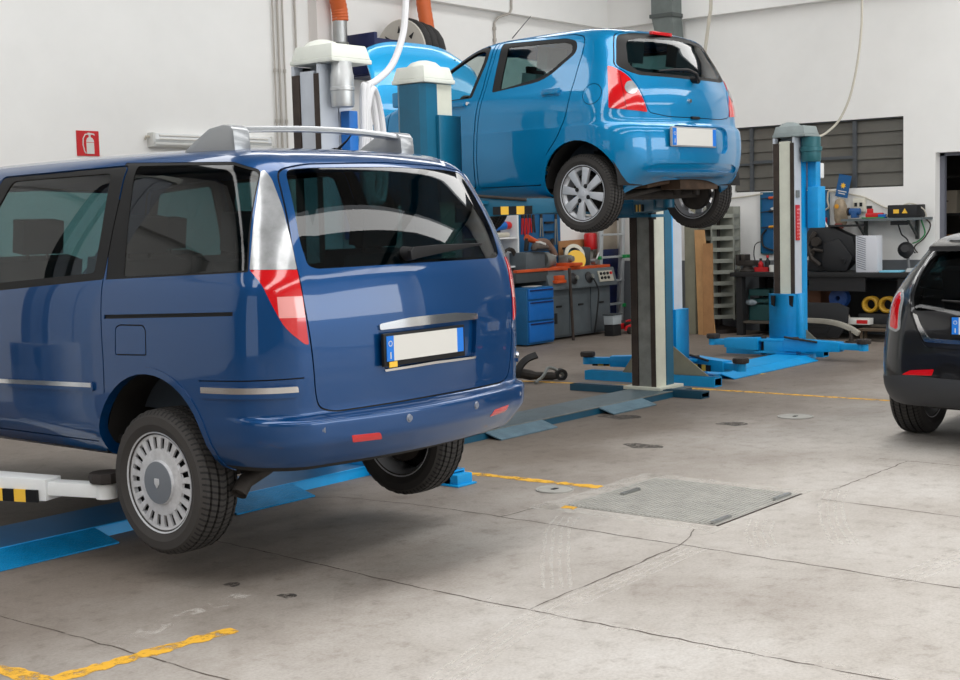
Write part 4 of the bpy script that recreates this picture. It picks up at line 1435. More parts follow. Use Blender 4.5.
    # arms
    for (ax, ay), (bx, by), z, stripe in arms:
        d = V((bx - ax, by - ay, 0)); L = d.length; d.normalize(); n = V((-d.y, d.x, 0))
        def bar(m, s0, s1, w0, w1, za, zb, zc, zd):
            P = [V((ax, ay, 0)) + d * s0, V((ax, ay, 0)) + d * s1]
            q = []
            for p, w, lo, hi in ((P[0], w0, za, zb), (P[1], w1, zc, zd)):
                q += [m.v(p + n * w + V((0, 0, lo))), m.v(p - n * w + V((0, 0, lo))), m.v(p - n * w + V((0, 0, hi))), m.v(p + n * w + V((0, 0, hi)))]
            for f in ((3, 2, 1, 0), (4, 5, 6, 7), (0, 1, 5, 4), (1, 2, 6, 5), (2, 3, 7, 6), (3, 0, 4, 7)):
                m._f([q[i] for i in f])
        armm = spec.get('arm', lower)
        m = mk(root); bar(m, 0, L * .72, .075, .06, z - .06, z + .08, z - .04, z + .065)
        arm = m.build('swing_arm', armm, root, bevel=.006)
        m = mk(root); bar(m, L * .5, L, .042, .042, z - .015, z + .05, z - .015, z + .05); m.build('arm_extension', armm, arm, bevel=.004)
        e = V((bx, by, z))
        m = mk(root); m.lathe([(.001, -.02), (.05, -.02), (.05, .05), (.045, .052)], e, (0, 0, 1), 18); m.build('pad_post', armm, arm)
        m = mk(root); m.lathe([(.05, .052), (.075, .058), (.08, .085), (.074, .105), (.06, .10), (.001, .10)], e, (0, 0, 1), 20, mod=lambda k, i, r: r - (.004 if k % 2 else 0)); m.build('lift_pad', PADR, arm)
        m = mk(root); m.tube([V((ax, ay, z + .10)) - n * .09 + d * .02, V((ax, ay, z + .06)) - n * .085 + d * (L * .45)], .012, 8); m.build('arm_lock_rod', DARKMET, arm)
        if stripe:
            s0, sg = stripe[:2]
            sl = stripe[2] if len(stripe) > 2 else .058
            for k in range(5):
                m = mk(root)
                p0 = V((ax, ay, 0)) + d * (s0 + sl * k) + n * sg * (.0755 - .011 * (s0 + sl * k) / (L * .72))
                p1 = p0 + d * sl - n * sg * .001
                th = n * sg * .012
                vs = [m.v(p + V((0, 0, hh))) for p in (p0, p1) for hh in (z - .045, z + .015)] + [m.v(p + th + V((0, 0, hh))) for p in (p0, p1) for hh in (z - .045, z + .015)]
                for f in ((0, 1, 3, 2), (4, 5, 7, 6), (0, 1, 5, 4), (2, 3, 7, 6), (0, 2, 6, 4), (1, 3, 7, 5)):
                    m._f([vs[i] for i in f])
                m.build('hazard_stripe', YELLOW if k % 2 else BLKP, arm)
    # floor channel between the posts with drive-over ramps
    if plate_y:
        y0, y1, hz = plate_y
        xa, xb = (LX[0] + .40, RX[0] - .08) if not spec.get('zb') else (LX[0], RX[0] + .33)
        m = mk(root); m.prism([(y0, 0), (y0 + .01, hz), (y1 - .01, hz), (y1, 0)], 'x', xa, xb); cross = m.build('floor_channel', spec.get('chan', lower), root)
        m = mk(root); m.box(xa, xb, y0 + .02, y1 - .02, hz, hz + .004); m.build('channel_cover', spec.get('cover', TREAD), cross)
        m = mk(root); m.box(xa, xb, y0 + .004, y0 + .02, hz, hz + .007); m.build('channel_edge', spec.get('edge', lower), cross)
        for x0, x1 in spec.get('ramps', ()):
            m = mk(root); rl = spec.get('rl', .14); m.prism([(y0 - rl, .002), (y0 - rl, .010), (y0 + .01, hz + .006), (y0 + .01, hz - .004)], 'x', x0, x1); m.build('ramp', spec.get('rampm', TREAD), root)
    return root

lv = lift('pale grey two-post lift under the dark blue people carrier, blue floor channel', (4.7, 6.3, 0), WGREY, WGREY, WHITE, mat('cap_cream', (216, 219, 210), .5, noise=.05), (2.98, 6.40), (6.30, 6.43), (6.03, 6.52, .055),
     [((3.50, 6.50), (3.84, 5.46), .355, (.41, -1, .068)), ((3.50, 6.6), (3.95, 7.3), .34, None), ((6.10, 6.42), (5.42, 5.45), .34, None), ((6.10, 6.7), (5.42, 7.3), .34, None)], .40,
     dict(foot_x=(3.05, 6.22), footm=LBLUE, foot_n=1.08, foot_f=.5, chan=LBLUE, cover=DBLUE, edge=LBLUE, ramps=((3.3, 4.16), (4.95, 5.55)), rampm=TREAD, base=LBLUE, arm=WHITE, screw=WGREY, motor=1, rl=.20, H=2.64))
# its motor, with a steel cowl, and the blue switch box below
m = mk(lv); m.lathe([(.001, 0), (.072, 0), (.077, .02), (.077, .10), (.081, .105), (.081, .125), (.077, .13), (.077, .20), (.072, .22), (.066, .29), (.001, .29)], (6.42, 6.345, 2.36), (0, 0, 1), 28); m.build('motor', mat('motor_steel', (190, 192, 192), .35, .6, noise=.08), lv)
m = mk(lv); m.box(6.47, 6.55, 6.34, 6.42, 1.5, 2.34); m.build('switch_box', MBLUE, lv, bevel=.006)
m = mk(lv); m.box(6.22, 6.36, 5.29, 5.42, 0, .07); m.box(6.20, 6.38, 5.27, 5.44, 0, .012); m.build('beam_end', LBLUE, lv, bevel=.006)

ls = lift('dark teal two-post lift holding up the azure hatchback', (9.1, 6.7, 0), TEAL, CREAM, TEAL, mat('cap_cream', (228, 229, 218)), (7.33, 6.45), (10.36, 6.45), (6.28, 6.74, .05),
     [((7.90, 6.50), (8.42, 5.75), 1.685, (.16, -1)), ((7.90, 6.7), (8.42, 7.5), 1.685, None), ((10.16, 6.45), (9.45, 5.75), 1.685, (.10, -1)), ((10.16, 6.7), (9.5, 7.5), 1.685, None)], 1.74,
     dict(fh=.06, zb=.05, foot_n=.45, foot_f=.95, foot_x=(7.40, 10.36), footm=TEALD, chan=TEALD, cover=mat('tread_plate_dark', (82, 100, 108), .45, .3, noise=.2, nscale=9, bump=.6, bscale=90), edge=SLIDE, ramps=((7.72, 8.42), (9.20, 9.85)), rampm=TREADG, base=CREAM, arm=TEAL))

lt = lift('sky blue two-post lift standing empty in front of the workbench', (12.6, 6.8, 0), LBLUE, WGREY, LBLUE, mat('cap_grey', (138, 148, 148), .5, noise=.1), (11.20, 6.86), (13.93, 6.86), (6.58, 7.0, .045),
     [((11.70, 6.85), (11.48, 6.22), .14, (.03, -1)), ((11.70, 7.1), (11.41, 7.92), .14, (.55, -1)), ((13.75, 7.2), (13.72, 7.78), .14, None), ((13.75, 6.88), (13.70, 5.97), .14, None)], .20,
     dict(ch=.50, foot_x=(11.12, 13.98), foot_f=.9, foot_n=.30, foot_l=.56, motor=1, H=2.42, chan=LBLUE, cover=LBLUE, edge=LBLUE, ramps=((11.75, 13.6),), rampm=LBLUE, screw=CREAM))
m = mk(lt); m.lathe([(.001, 0), (.10, 0), (.108, .02), (.108, .11), (.12, .115), (.12, .16), (.105, .165), (.105, .27), (.001, .27)], (14.12, 6.755, 2.15), (0, 0, 1), 24); m.build('motor', mat('motor_green', (36, 96, 104), .4, .2, noise=.12), lt)
m = mk(lt); m.box(14.20, 14.32, 6.74, 6.84, 1.86, 2.30); m.build('cable_trunk', LBLUE, lt, bevel=.006)
m = mk(lt); m.box(14.17, 14.36, 6.70, 6.83, 1.42, 1.88); m.build('control_box', LBLUE, lt, bevel=.012)
m = mk(lt); m.box(14.33, 14.42, 6.74, 6.82, 1.97, 2.14); m.build('warning_lamp', WHITE, lt, bevel=.015)
m = mk(lt); m.box(13.945, 14.03, 6.850, 6.863, 1.29, 1.68); st = m.build('warning_sticker', REDP, lt)
m = mk(lt); m.box(13.955, 14.025, 6.848, 6.862, 1.76, 1.84); m.build('rating_plate', SLIDE, lt)
for k in range(9):   # illegible pale print running up the sticker
    for q in range(2):
        m = mk(lt)
        x0 = 13.957 + .034 * q + random.uniform(0, .008)
        z0 = 1.315 + k * .038
        m.box(x0, x0 + random.uniform(.014, .028), 6.8475, 6.8505, z0, z0 + random.uniform(.008, .024)); m.build('print_mark', mat('faded_print', (226, 150, 150), .5), st)
for yy in (7.12,):
    m = mk(lt); m.prism([(11.06, .09), (11.20, .09), (11.20, .42)], 'y', yy, yy + .012); m.build('gusset', OLIVE, lt)
m = mk(lt); m.prism([(6.86, .09), (6.86, .40), (6.42, .09)], 'x', 11.22, 11.232); m.build('gusset', OLIVE, lt)
m = mk(lt); m.prism([(7.14, .09), (7.14, .36), (7.34, .09)], 'x', 11.16, 11.172); m.build('gusset', OLIVE, lt)
m = mk(lt); m.prism([(6.93, .06), (6.93, .34), (6.60, .06)], 'x', 14.18, 14.192); m.build('gusset', OLIVE, lt)

# ------------------------------------------------------------------ floor fittings
r = thing('floor_hatch', 'square ribbed steel pit cover let into the concrete floor', 'floor hatch', (6.6, 3.95, 0))
m = mk(r); m.box(6.125, 7.08, 3.47, 4.43, 0, .003)
for k in range(34):
    m.box(6.135, 7.07, 3.482 + k * .0278, 3.494 + k * .0278, .003, .007)
m.build('cover', mat('hatch_steel', (160, 158, 152), .6, .1, noise=.15, nscale=8), r, smooth=False)
m = mk(r); m.box(6.125, 7.09, 3.46, 3.47, 0, .004); m.build('hinge_edge', RAIL, r)
for x, y in ((6.51, 4.30), (6.14, 3.50), (6.83, 3.50)):
    m = mk(r); m.box(x, x + .18, y - .012, y + .012, .008, .02); m.build('lift_handle', STEEL, r)
for x, y, rr, lab in ((6.46, 4.74, .115, 'round grey drain cover beside the short yellow line'), (9.79, 4.83, .14, 'pale round drain cover in the floor before the empty lift')):
    r = thing('drain_cover', lab, 'drain', (x, y, 0))
    m = mk(r); m.lathe([(.001, .006), (rr * .86, .006), (rr * .88, .003), (rr * .92, .003), (rr * .94, .007), (rr, .007), (rr, 0)], (x, y, 0), (0, 0, 1), 32); m.build('cover', mat('drain_grey', (158, 156, 150), .6, noise=.15), r)
    m = mk(r); m.box(x - .025, x + .02, y - .014, y + .014, .006, .009); m.build('key_slot', BLK, r)
# ------------------------------------------------------------------ left wall: sign, light, pipes, hoses
r = thing('fire_extinguisher_sign', 'square red sign with white fire extinguisher symbol high on the left wall', 'sign', (7.935, 11.295, 2.45))
m = mk(r); m.box(7.81, 8.06, 11.290, 11.299, 2.325, 2.565); m.build('sign_board', REDP, r)
m = mk(r)
m.prism([(7.915, 2.345), (8.000, 2.345), (8.000, 2.47), (7.985, 2.495), (7.965, 2.505), (7.965, 2.525), (7.945, 2.525), (7.945, 2.505), (7.925, 2.495), (7.915, 2.47)], 'y', 11.286, 11.2905)
m.prism([(7.945, 2.520), (7.930, 2.535), (7.935, 2.548), (8.005, 2.540), (8.012, 2.520), (7.990, 2.530), (7.965, 2.528)], 'y', 11.286, 11.2905)
m.tube([(7.945, 11.288, 2.535), (7.905, 11.288, 2.53), (7.880, 11.288, 2.49), (7.875, 11.288, 2.43), (7.890, 11.288, 2.37), (7.905, 11.288, 2.35)], .006, 6)
m.build('symbol', PLATE_W, r)
m = mk(r); m.box(7.914, 8.001, 11.2855, 11.2865, 2.452, 2.457); m.build('symbol_band', REDP, r)

r = thing('fluorescent_light', 'long pale twin-tube strip light fixed low on the left wall', 'light', (9.45, 11.3, 2.5))
m = mk(r); m.prism([(11.30, 2.425), (11.22, 2.43), (11.20, 2.45), (11.20, 2.475), (11.30, 2.475)], 'x', 8.64, 10.25); m.build('housing', mat('fixture_grey', (206, 206, 202), .45), r, bevel=.006)
m = mk(r); m.prism([(11.30, 2.478), (11.215, 2.478), (11.20, 2.50), (11.21, 2.55), (11.23, 2.565), (11.30, 2.565)], 'x', 8.67, 10.22); m.build('diffuser', mat('diffuser_white', (214, 216, 216), .22), r)
for z in (2.505, 2.54):
    m = mk(r); m.cyl((8.72, 11.208, z), (10.17, 11.208, z), .010, seg=12); m.build('tube', PLATE_W, r)
for x in (8.655, 10.235):
    m = mk(r); m.box(x - .018, x + .018, 11.20, 11.30, 2.43, 2.57); m.build('end_cap', mat('fixture_grey2', (206, 206, 202), .45), r, bevel=.012)
m = mk(r); m.tube([(8.64, 11.26, 2.53), (8.60, 11.26, 2.53), (8.60, 11.28, 2.50)], .012, 8); m.build('cable_gland', CABLE, r)

PIPE = mat('conduit_grey', (172, 166, 158), .5)
for x, rr, lab in ((10.37, .010, 'thin conduit pipe on left wall, leftmost of the vertical group'), (10.44, .013, 'grey conduit pipe on left wall, middle of the close trio'), (10.515, .010, 'thin conduit pipe on left wall, right one of the close trio'), (10.70, .012, 'lone vertical conduit pipe between the trio and the beige pilaster')):
    o = MB(); o.tube([(x, 11.27, 0), (x, 11.27, 4.31)], rr, 8)
    for z in (.9, 2.0, 2.75, 3.3):
        o.lathe([(rr, -.02), (rr + .006, -.02), (rr + .006, .02), (rr, .02)], (x, 11.27, z), (0, 0, 1), 10)
    tag(o.build('conduit_pipe', PIPE), lab, 'pipe', 'conduits on the left wall')
o = MB(); o.tube([(14.49, 11.16, 4.9), (14.49, 11.16, 4.36), (14.46, 11.17, 4.30), (14.30, 11.24, 4.24), (14.27, 11.28, 4.17), (14.27, 11.28, 3.0)], .016, 8)
for z in (3.5, 3.95, 4.1):
    o.lathe([(.016, -.02), (.026, -.02), (.026, .02), (.016, .02)], (14.27, 11.28, z), (0, 0, 1), 10)
tag(o.build('conduit_pipe', PIPE), 'kinked conduit pipe coming down over the wall ledge behind the azure car', 'pipe', 'conduits on the left wall')

def hose_rings(m, pts, r, n, amp=.006):
    P = crom(pts, n)
    m.tube(P, [r + (amp if i % 2 else 0) for i in range(len(P))], 16)
r = thing('exhaust_duct', 'steel exhaust extraction pipe with orange hose above the pale lift post', 'duct', (11.18, 11.05, 2.0))
m = mk(r); m.tube([(11.18, 11.05, 1.9), (11.18, 11.05, 3.93)], .080, 20); p = m.build('steel_pipe', STEEL, r)
m = mk(r); m.lathe([(.08, -.02), (.095, -.02), (.095, .02), (.08, .02)], (11.18, 11.05, 3.62), (0, 0, 1), 20); m.build('clamp_ring', SLIDE, p)
m = mk(r); hose_rings(m, [(11.19, 11.05, 3.88), (11.18, 11.05, 4.0), (11.10, 11.02, 4.2), (11.02, 11.0, 4.5), (11.0, 11.0, 5.2)], .088, 7); m.build('orange_hose', ORANGE, r)
r = thing('hose_reel', 'wall-mounted exhaust hose reel with black hose, orange feed and navy bracket', 'hose reel', (12.3, 11.0, 3.6))
m = mk(r); m.lathe([(.16, 0), (.39, 0), (.40, .012), (.39, .025), (.16, .025), (.16, 0)], (11.98, 10.88, 3.56), (1, 0, 0), 40); fl = m.build('reel_flange', mat('flange_grey', (196, 192, 182), .5, noise=.06), r)
for k in range(8):
    a = 2 * pi * k / 8
    m = mk(r); m.M = m.M @ Matrix.Translation((11.972, 10.88, 3.56)) @ Matrix.Rotation(a, 4, 'X'); m.prism([(-.025, .24), (.025, .24), (0, .32)], 'x', 0, .01); m.build('flange_slot', BLK, fl)
for k in range(3):
    m = mk(r); m.lathe([(.31 + .07 * cos(2 * pi * j / 12), .07 * sin(2 * pi * j / 12)) for j in range(13)], (12.09 + .125 * k, 10.88, 3.60 - .02 * k), (1, 0, 0), 40, mod=lambda kk, i, q: q + (.004 if kk % 2 else 0)); m.build('hose_coil', HOSEB, r)
m = mk(r); m.cyl((11.97, 10.88, 3.56), (12.45, 10.88, 3.56), .16, seg=24); m.build('drum', BLK, r)
m = mk(r); m.box(11.47, 12.02, 10.80, 10.86, 3.30, 3.70); m.box(11.45, 11.50, 10.78, 11.29, 3.30, 3.76); m.box(11.47, 12.1, 10.86, 11.29, 3.28, 3.32); m.build('bracket', NAVY, r, bevel=.006)
m = mk(r); hose_rings(m, [(12.58, 11.02, 5.2), (12.56, 11.02, 4.6), (12.58, 11.02, 4.25), (12.60, 11.0, 4.0), (12.64, 10.97, 3.65)], .085, 7, .004); m.build('orange_hose', ORANGE, r)

# white air hose hanging from the roof to the near lift
r = thing('air_hose', 'white air hose hanging from above and looped over the pale lift post', 'hose', (6.8, 6.45, 1.9))
m = mk(r); m.tube(crom([(7.38, 6.5, 5.95), (7.26, 6.5, 3.4), (7.23, 6.5, 3.1), (7.19, 6.5, 2.90), (7.08, 6.5, 2.70), (6.93, 6.5, 2.585), (6.78, 6.5, 2.52)], 6), .024, 10); m.build('hanging_run', HOSEW, r)
for k, (dx, dz) in enumerate(((-.07, 0), (0, .01), (.06, -.02))):
    m = mk(r); m.tube(crom([(6.72 + dx * .4, 6.46, 2.05 - dz), (6.72 + dx * .3, 6.44, 2.25), (6.74 + dx * .5, 6.44, 2.44), (6.79 + dx * .7, 6.46, 2.53 + dz), (6.86 + dx, 6.5, 2.46 + dz), (6.92 + dx, 6.52, 2.25), (6.93 + dx, 6.52, 1.95), (6.86 + dx, 6.5, 1.75), (6.78 + dx * .4, 6.47, 1.8), (6.72 + dx * .4, 6.46, 2.05 - dz)], 5), .022, 10); m.build('hose_loop', HOSEW, r)

# ------------------------------------------------------------------ corner duct, hanging cables
r = thing('downpipe', 'square grey metal duct coming down in the far corner', 'duct', (16.7, 10.1, 4.3))
m = mk(r); m.box(16.52, 16.78, 9.95, 10.28, 4.35, 6.0); m.build('duct', mat('duct_grey', (112, 120, 118), .5, .3, noise=.12), r)
m = mk(r); m.box(16.50, 16.80, 9.93, 10.30, 4.33, 4.38); m.build('duct_joint', mat('duct_dark', (84, 90, 88), .5, .3), r)
m = mk(r); m.prism([(9.95, 4.35), (10.28, 4.35), (10.20, 4.0), (9.85, 3.55), (9.62, 3.55), (9.92, 4.0)], 'x', 16.52, 16.78); m.build('duct_elbow', mat('duct_grey', (112, 120, 118)), r)
o = MB(); o.tube(crom([(14.6, 6.36, 5.95), (14.6, 6.37, 3.91), (14.6, 6.38, 3.58), (14.6, 6.43, 3.21), (14.6, 6.51, 2.88), (14.58, 6.63, 2.62), (14.52, 6.76, 2.48), (14.44, 6.84, 2.43)], 5), .014, 8)
tag(o.build('power_cable', CABLE), 'pale cable curving down from the roof to the empty sky blue lift', 'cable')
o = MB(); o.tube(crom([(15, 8.47, 5.95), (15, 8.48, 4.21), (15, 8.51, 3.97), (15, 8.56, 3.67), (15, 8.62, 3.3), (15, 8.7, 2.9)], 4), .022, 8)
tag(o.build('hanging_rope', CABLE), 'pale rope hanging down behind the rear of the azure hatchback', 'rope')

# ------------------------------------------------------------------ right wall: pegboard, shelf, small things
r = thing('tool_board', 'dark blue tool panel on the right wall behind the empty lift post', 'tool board', (16.88, 8.3, 1.4))
m = mk(r); m.box(16.86, 16.885, 7.83, 8.80, 1.06, 1.87); m.build('panel', DBLUE, r)
m = mk(r); m.box(16.85, 16.885, 7.82, 7.84, 1.05, 1.88); m.box(16.85, 16.885, 8.79, 8.81, 1.05, 1.88); m.box(16.85, 16.885, 7.82, 8.81, 1.86, 1.88); m.box(16.85, 16.885, 7.82, 8.81, 1.05, 1.07); m.build('frame', TEAL, r)
for z, hm, lab, L in ((1.80, ORENG, 'orange-handled screwdriver, top one on the blue tool panel', .2), (1.62, BLK, 'black-handled screwdriver, below the orange one on the panel', .22), (1.41, mat('amber_plastic', (214, 150, 40), .4), 'amber-handled screwdriver, lower on the blue tool panel', .22)):
    r = thing('screwdriver', lab, 'screwdriver', (16.84, 8.7, z), 0, 'screwdrivers on the tool panel')
    m = mk(r); m.lathe([(.001, 0), (.016, .005), (.018, .05), (.014, .10), (.001, .105)], (16.84, 8.68, z), (0, -1, .05), 12); m.build('handle', hm, r)
    m = mk(r); m.tube([(16.84, 8.68, z), (16.84, 8.80, z - .01)], .006, 8); m.build('blade', RAIL, r)
o = MB(); o.prism([(8.48, 1.72), (8.66, 1.66), (8.50, 1.54)], 'x', 16.842, 16.848); tag(o.build('note', PLATE_W), 'small white paper scrap pinned among the screwdrivers', 'paper')
o = MB(); o.tube(crom([(16.85, 8.72, 1.38), (16.83, 8.78, 1.28), (16.83, 8.76, 1.16), (16.83, 8.62, 1.10), (16.84, 8.48, 1.09)], 5), .012, 8); tag(o.build('hook_bar', BLK), 'black bent bar hanging at the bottom of the tool panel', 'tool')
r = thing('jack_handle', 'red and white striped bar leaning on the blue panel by the lift', 'bar', (16.8, 7.75, 1.3))
m = mk(r); m.tube([(16.78, 7.88, 1.52), (16.70, 7.66, 1.22)], .014, 8); m.build('bar', WHITE, r)
m = mk(r); m.box(16.80, 16.86, 7.84, 7.92, 1.36, 1.52); m.build('grip', REDP, r)

o = MB(); o.tube(crom([(16.87, 9.95, 1.78), (16.87, 9.75, 1.75), (16.87, 9.43, 1.80), (16.87, 9.04, 1.83), (16.85, 8.77, 1.86)], 4), .010, 6); tag(o.build('wall_cable', CABLE), 'pale cable slung along the right wall left of the tool panel', 'cable', 'cables slung on the right wall')
o = MB(); o.tube(crom([(16.87, 7.82, 1.88), (16.87, 7.6, 1.83), (16.87, 7.32, 1.76), (16.87, 7.06, 1.63), (16.85, 6.79, 1.56), (16.80, 6.66, 1.53)], 4), .010, 6); tag(o.build('wall_cable', CABLE), 'pale cable sloping from the tool panel down to the shelf', 'cable', 'cables slung on the right wall')
r = thing('placard', 'small blue card with a yellow star above the wall shelf', 'card', (16.8, 7.6, 1.9))
m = mk(r); m.M = m.M @ Matrix.Translation((16.80, 7.59, 1.92)) @ Matrix.Rotation(radians(12), 4, 'X'); m.box(-.006, .006, -.085, .085, -.145, .145); m.build('card', mat('card_blue', (10, 84, 138), .45), r)
m = mk(r); m.M = m.M @ Matrix.Translation((16.80, 7.59, 1.92)) @ Matrix.Rotation(radians(12), 4, 'X')
m.prism([(.040 * (1 if k % 2 == 0 else .5) * sin(2 * pi * k / 14), .005 + .040 * (1 if k % 2 == 0 else .5) * cos(2 * pi * k / 14)) for k in range(14)], 'x', -.012, -.005)
m.build('star', YELLOW, r)
for k, w_ in enumerate((.12, .09)):
    m = mk(r); m.M = m.M @ Matrix.Translation((16.80, 7.59, 1.92)) @ Matrix.Rotation(radians(12), 4, 'X'); m.box(-.010, -.005, -w_ / 2, w_ / 2, -.075 - .03 * k, -.063 - .03 * k); m.build('line', PLATE_W, r)
r = thing('inspection_lamp', 'worn beige hand lamp with cable loop hanging under the blue card', 'lamp', (16.8, 7.6, 1.6))
m = mk(r); m.lathe([(.001, -.17), (.06, -.17), (.085, -.10), (.085, .08), (.06, .15), (.03, .18), (.001, .18)], (16.80, 7.63, 1.58), (0, .08, 1), 16); m.build('lamp_body', mat('worn_beige', (150, 134, 112), .6, noise=.3, nscale=16), r)
m = mk(r); m.box(16.72, 16.79, 7.58, 7.68, 1.37, 1.44); m.build('lamp_socket', mat('brick_red', (128, 62, 52), .6), r, bevel=.01)
m = mk(r); m.lathe([(.001, 0), (.025, 0), (.03, .012), (.001, .016)], (16.715, 7.64, 1.66), (-1, 0, 0), 14); m.build('switch', mat('amber_plastic', (214, 150, 40)), r)
m = mk(r); m.tube(crom([(16.82, 7.66, 1.76), (16.82, 7.72, 1.86), (16.82, 7.80, 1.86), (16.82, 7.82, 1.74), (16.82, 7.80, 1.66), (16.84, 7.86, 1.62)], 5), .012, 8); m.build('cord', CABLE, r)
r = thing('junction_box', 'beige junction box on the wall beside the hand lamp', 'junction box', (16.86, 7.38, 1.68))
m = mk(r); m.box(16.82, 16.9, 7.32, 7.47, 1.58, 1.76); m.build('box', mat('socket_beige', (208, 204, 190), .5), r, bevel=.01)
for y in (7.36, 7.43):
    m = mk(r); m.box(16.812, 16.822, y - .018, y + .018, 1.65, 1.70); m.build('socket', BLK, r)

r = thing('wall_shelf', 'grey metal shelf on brackets on the right wall', 'shelf', (16.75, 7.0, 1.48))
m = mk(r); m.box(16.52, 16.9, 6.45, 7.50, 1.465, 1.495); m.build('board', mat('shelf_grey', (96, 104, 106), .5), r)
for y in (6.62, 7.30):
    m = mk(r); m.box(16.86, 16.9, y, y + .04, 1.22, 1.465); m.prism([(16.55, 1.465), (16.59, 1.465), (16.88, 1.26), (16.88, 1.23)], 'y', y + .01, y + .03); m.build('bracket', mat('bracket_grey', (64, 68, 66), .5), r)
r = thing('battery_charger', 'black box with two yellow marks on the wall shelf', 'battery charger', (16.7, 6.75, 1.495))
m = mk(r); m.box(16.56, 16.84, 6.52, 6.90, 1.497, 1.655); m.build('case', BLK, r, bevel=.012)
m = mk(r); m.box(16.552, 16.562, 6.75, 6.82, 1.55, 1.60); m.build('yellow_label', YELLOW, r)
m = mk(r); m.prism([(6.64, 1.55), (6.71, 1.55), (6.675, 1.61)], 'x', 16.552, 16.562); m.build('warning_triangle', YELLOW, r)
r = thing('power_drill', 'red and black power tool lying on the wall shelf', 'power tool', (16.7, 7.1, 1.495))
m = mk(r); m.boxc((16.64, 7.10, 1.535), (.08, .22, .06), (0, 0, .2)); m.boxc((16.64, 7.16, 1.58), (.06, .07, .08)); m.build('body', REDP, r, bevel=.015)
m = mk(r); m.boxc((16.64, 7.17, 1.635), (.05, .06, .04)); m.build('battery', BLK, r, bevel=.008)
r = thing('bench_grinder', 'small blue machine at the left end of the wall shelf', 'machine', (16.7, 7.37, 1.495))
m = mk(r); m.boxc((16.66, 7.37, 1.555), (.10, .08, .10)); m.lathe([(.001, -.07), (.045, -.07), (.045, .07), (.001, .07)], (16.66, 7.37, 1.585), (0, 1, 0), 16); m.build('body', mat('tool_blue', (34, 84, 140), .45), r, bevel=.01)
m = mk(r); m.lathe([(.001, 0), (.05, 0), (.05, .02), (.001, .02)], (16.66, 7.445, 1.585), (0, 1, 0), 18); m.build('wheel', RAIL, r)
o = MB(); o.boxc((16.62, 6.985, 1.52), (.07, .10, .05)); tag(o.build('tool_bit_box', MBLUE, bevel=.008), 'tiny bright blue box beside the red power tool on the shelf', 'box')
o = MB(); o.boxc((16.60, 7.10, 1.503), (.04, .30, .014)); tag(o.build('spirit_level', GREENP, bevel=.004), 'thin green strip at the front edge of the wall shelf', 'tool')
o = MB(); o.boxc((16.60, 6.76, 1.43), (.05, .22, .05)); tag(o.build('power_strip', BLK, bevel=.008), 'black power strip fixed under the wall shelf', 'power strip')
for pts, mt, lab in (([(16.6, 6.78, 1.42), (16.7, 6.78, 1.30), (16.75, 6.72, 1.22), (16.78, 6.70, 1.12), (16.76, 6.62, 1.05)], BLK, 'black lead hanging down below the power strip'), ([(16.7, 6.50, 1.5), (16.74, 6.42, 1.40), (16.76, 6.50, 1.24), (16.78, 6.64, 1.12), (16.78, 6.60, 1.05)], RAIL, 'dark lead drooping from the right end of the shelf'), ([(16.8, 6.56, 1.46), (16.82, 6.52, 1.30), (16.82, 6.60, 1.20), (16.82, 6.68, 1.17)], GREENP, 'green lead hooked below the right end of the shelf'), ([(16.6, 6.95, 1.51), (16.66, 6.66, 1.67), (16.7, 6.50, 1.6), (16.72, 6.46, 1.5)], CABLE, 'pale lead looping over the black charger box')):
    o = MB(); o.tube(crom(pts, 5), .009, 6); tag(o.build('loose_lead', mt), lab, 'cable', 'leads around the wall shelf')
r = thing('work_lamp', 'small black lamp head on a grey arm at the back of the workbench', 'lamp', (16.6, 6.8, .9))
m = mk(r); m.lathe([(.001, .05), (.05, .05), (.10, .0), (.10, -.02), (.001, -.03)], (16.6, 6.68, 1.10), (-.9, -.2, .3), 18); m.ball((16.62, 6.68, 1.05), .065, (.7, 1, 1)); m.build('lamp_head', BLK, r)
m = mk(r); m.tube([(16.64, 6.67, 1.03), (16.66, 6.66, .832)], .02, 8); m.build('arm', mat('arm_grey', (120, 122, 124), .5), r)

# ------------------------------------------------------------------ workbench and what stands on and under it
r = thing('workbench', 'long black steel workbench along the right wall', 'workbench', (16.5, 7.5, 0))
m = mk(r); m.box(16.08, 16.88, 6.05, 8.86, .775, .83); m.build('bench_top', BENCH, r, bevel=.005)
for y in (8.70, 6.50):
    for x in (16.12, 16.76):
        m = mk(r); m.box(x, x + .09, y, y + .09, 0, .775); m.build('leg', BENCH, r)
m = mk(r); m.box(16.14, 16.84, 6.5, 8.79, .16, .19); m.build('lower_shelf', mat('shelf_brown', (76, 70, 62), .8, noise=.2), r)
m = mk(r); m.box(16.11, 16.14, 7.0, 7.75, .60, .775); m.build('drawer', BLK, r)
m = mk(r); m.box(16.80, 16.83, 6.2, 8.75, .19, .70); m.build('back_panel', BLK, r)

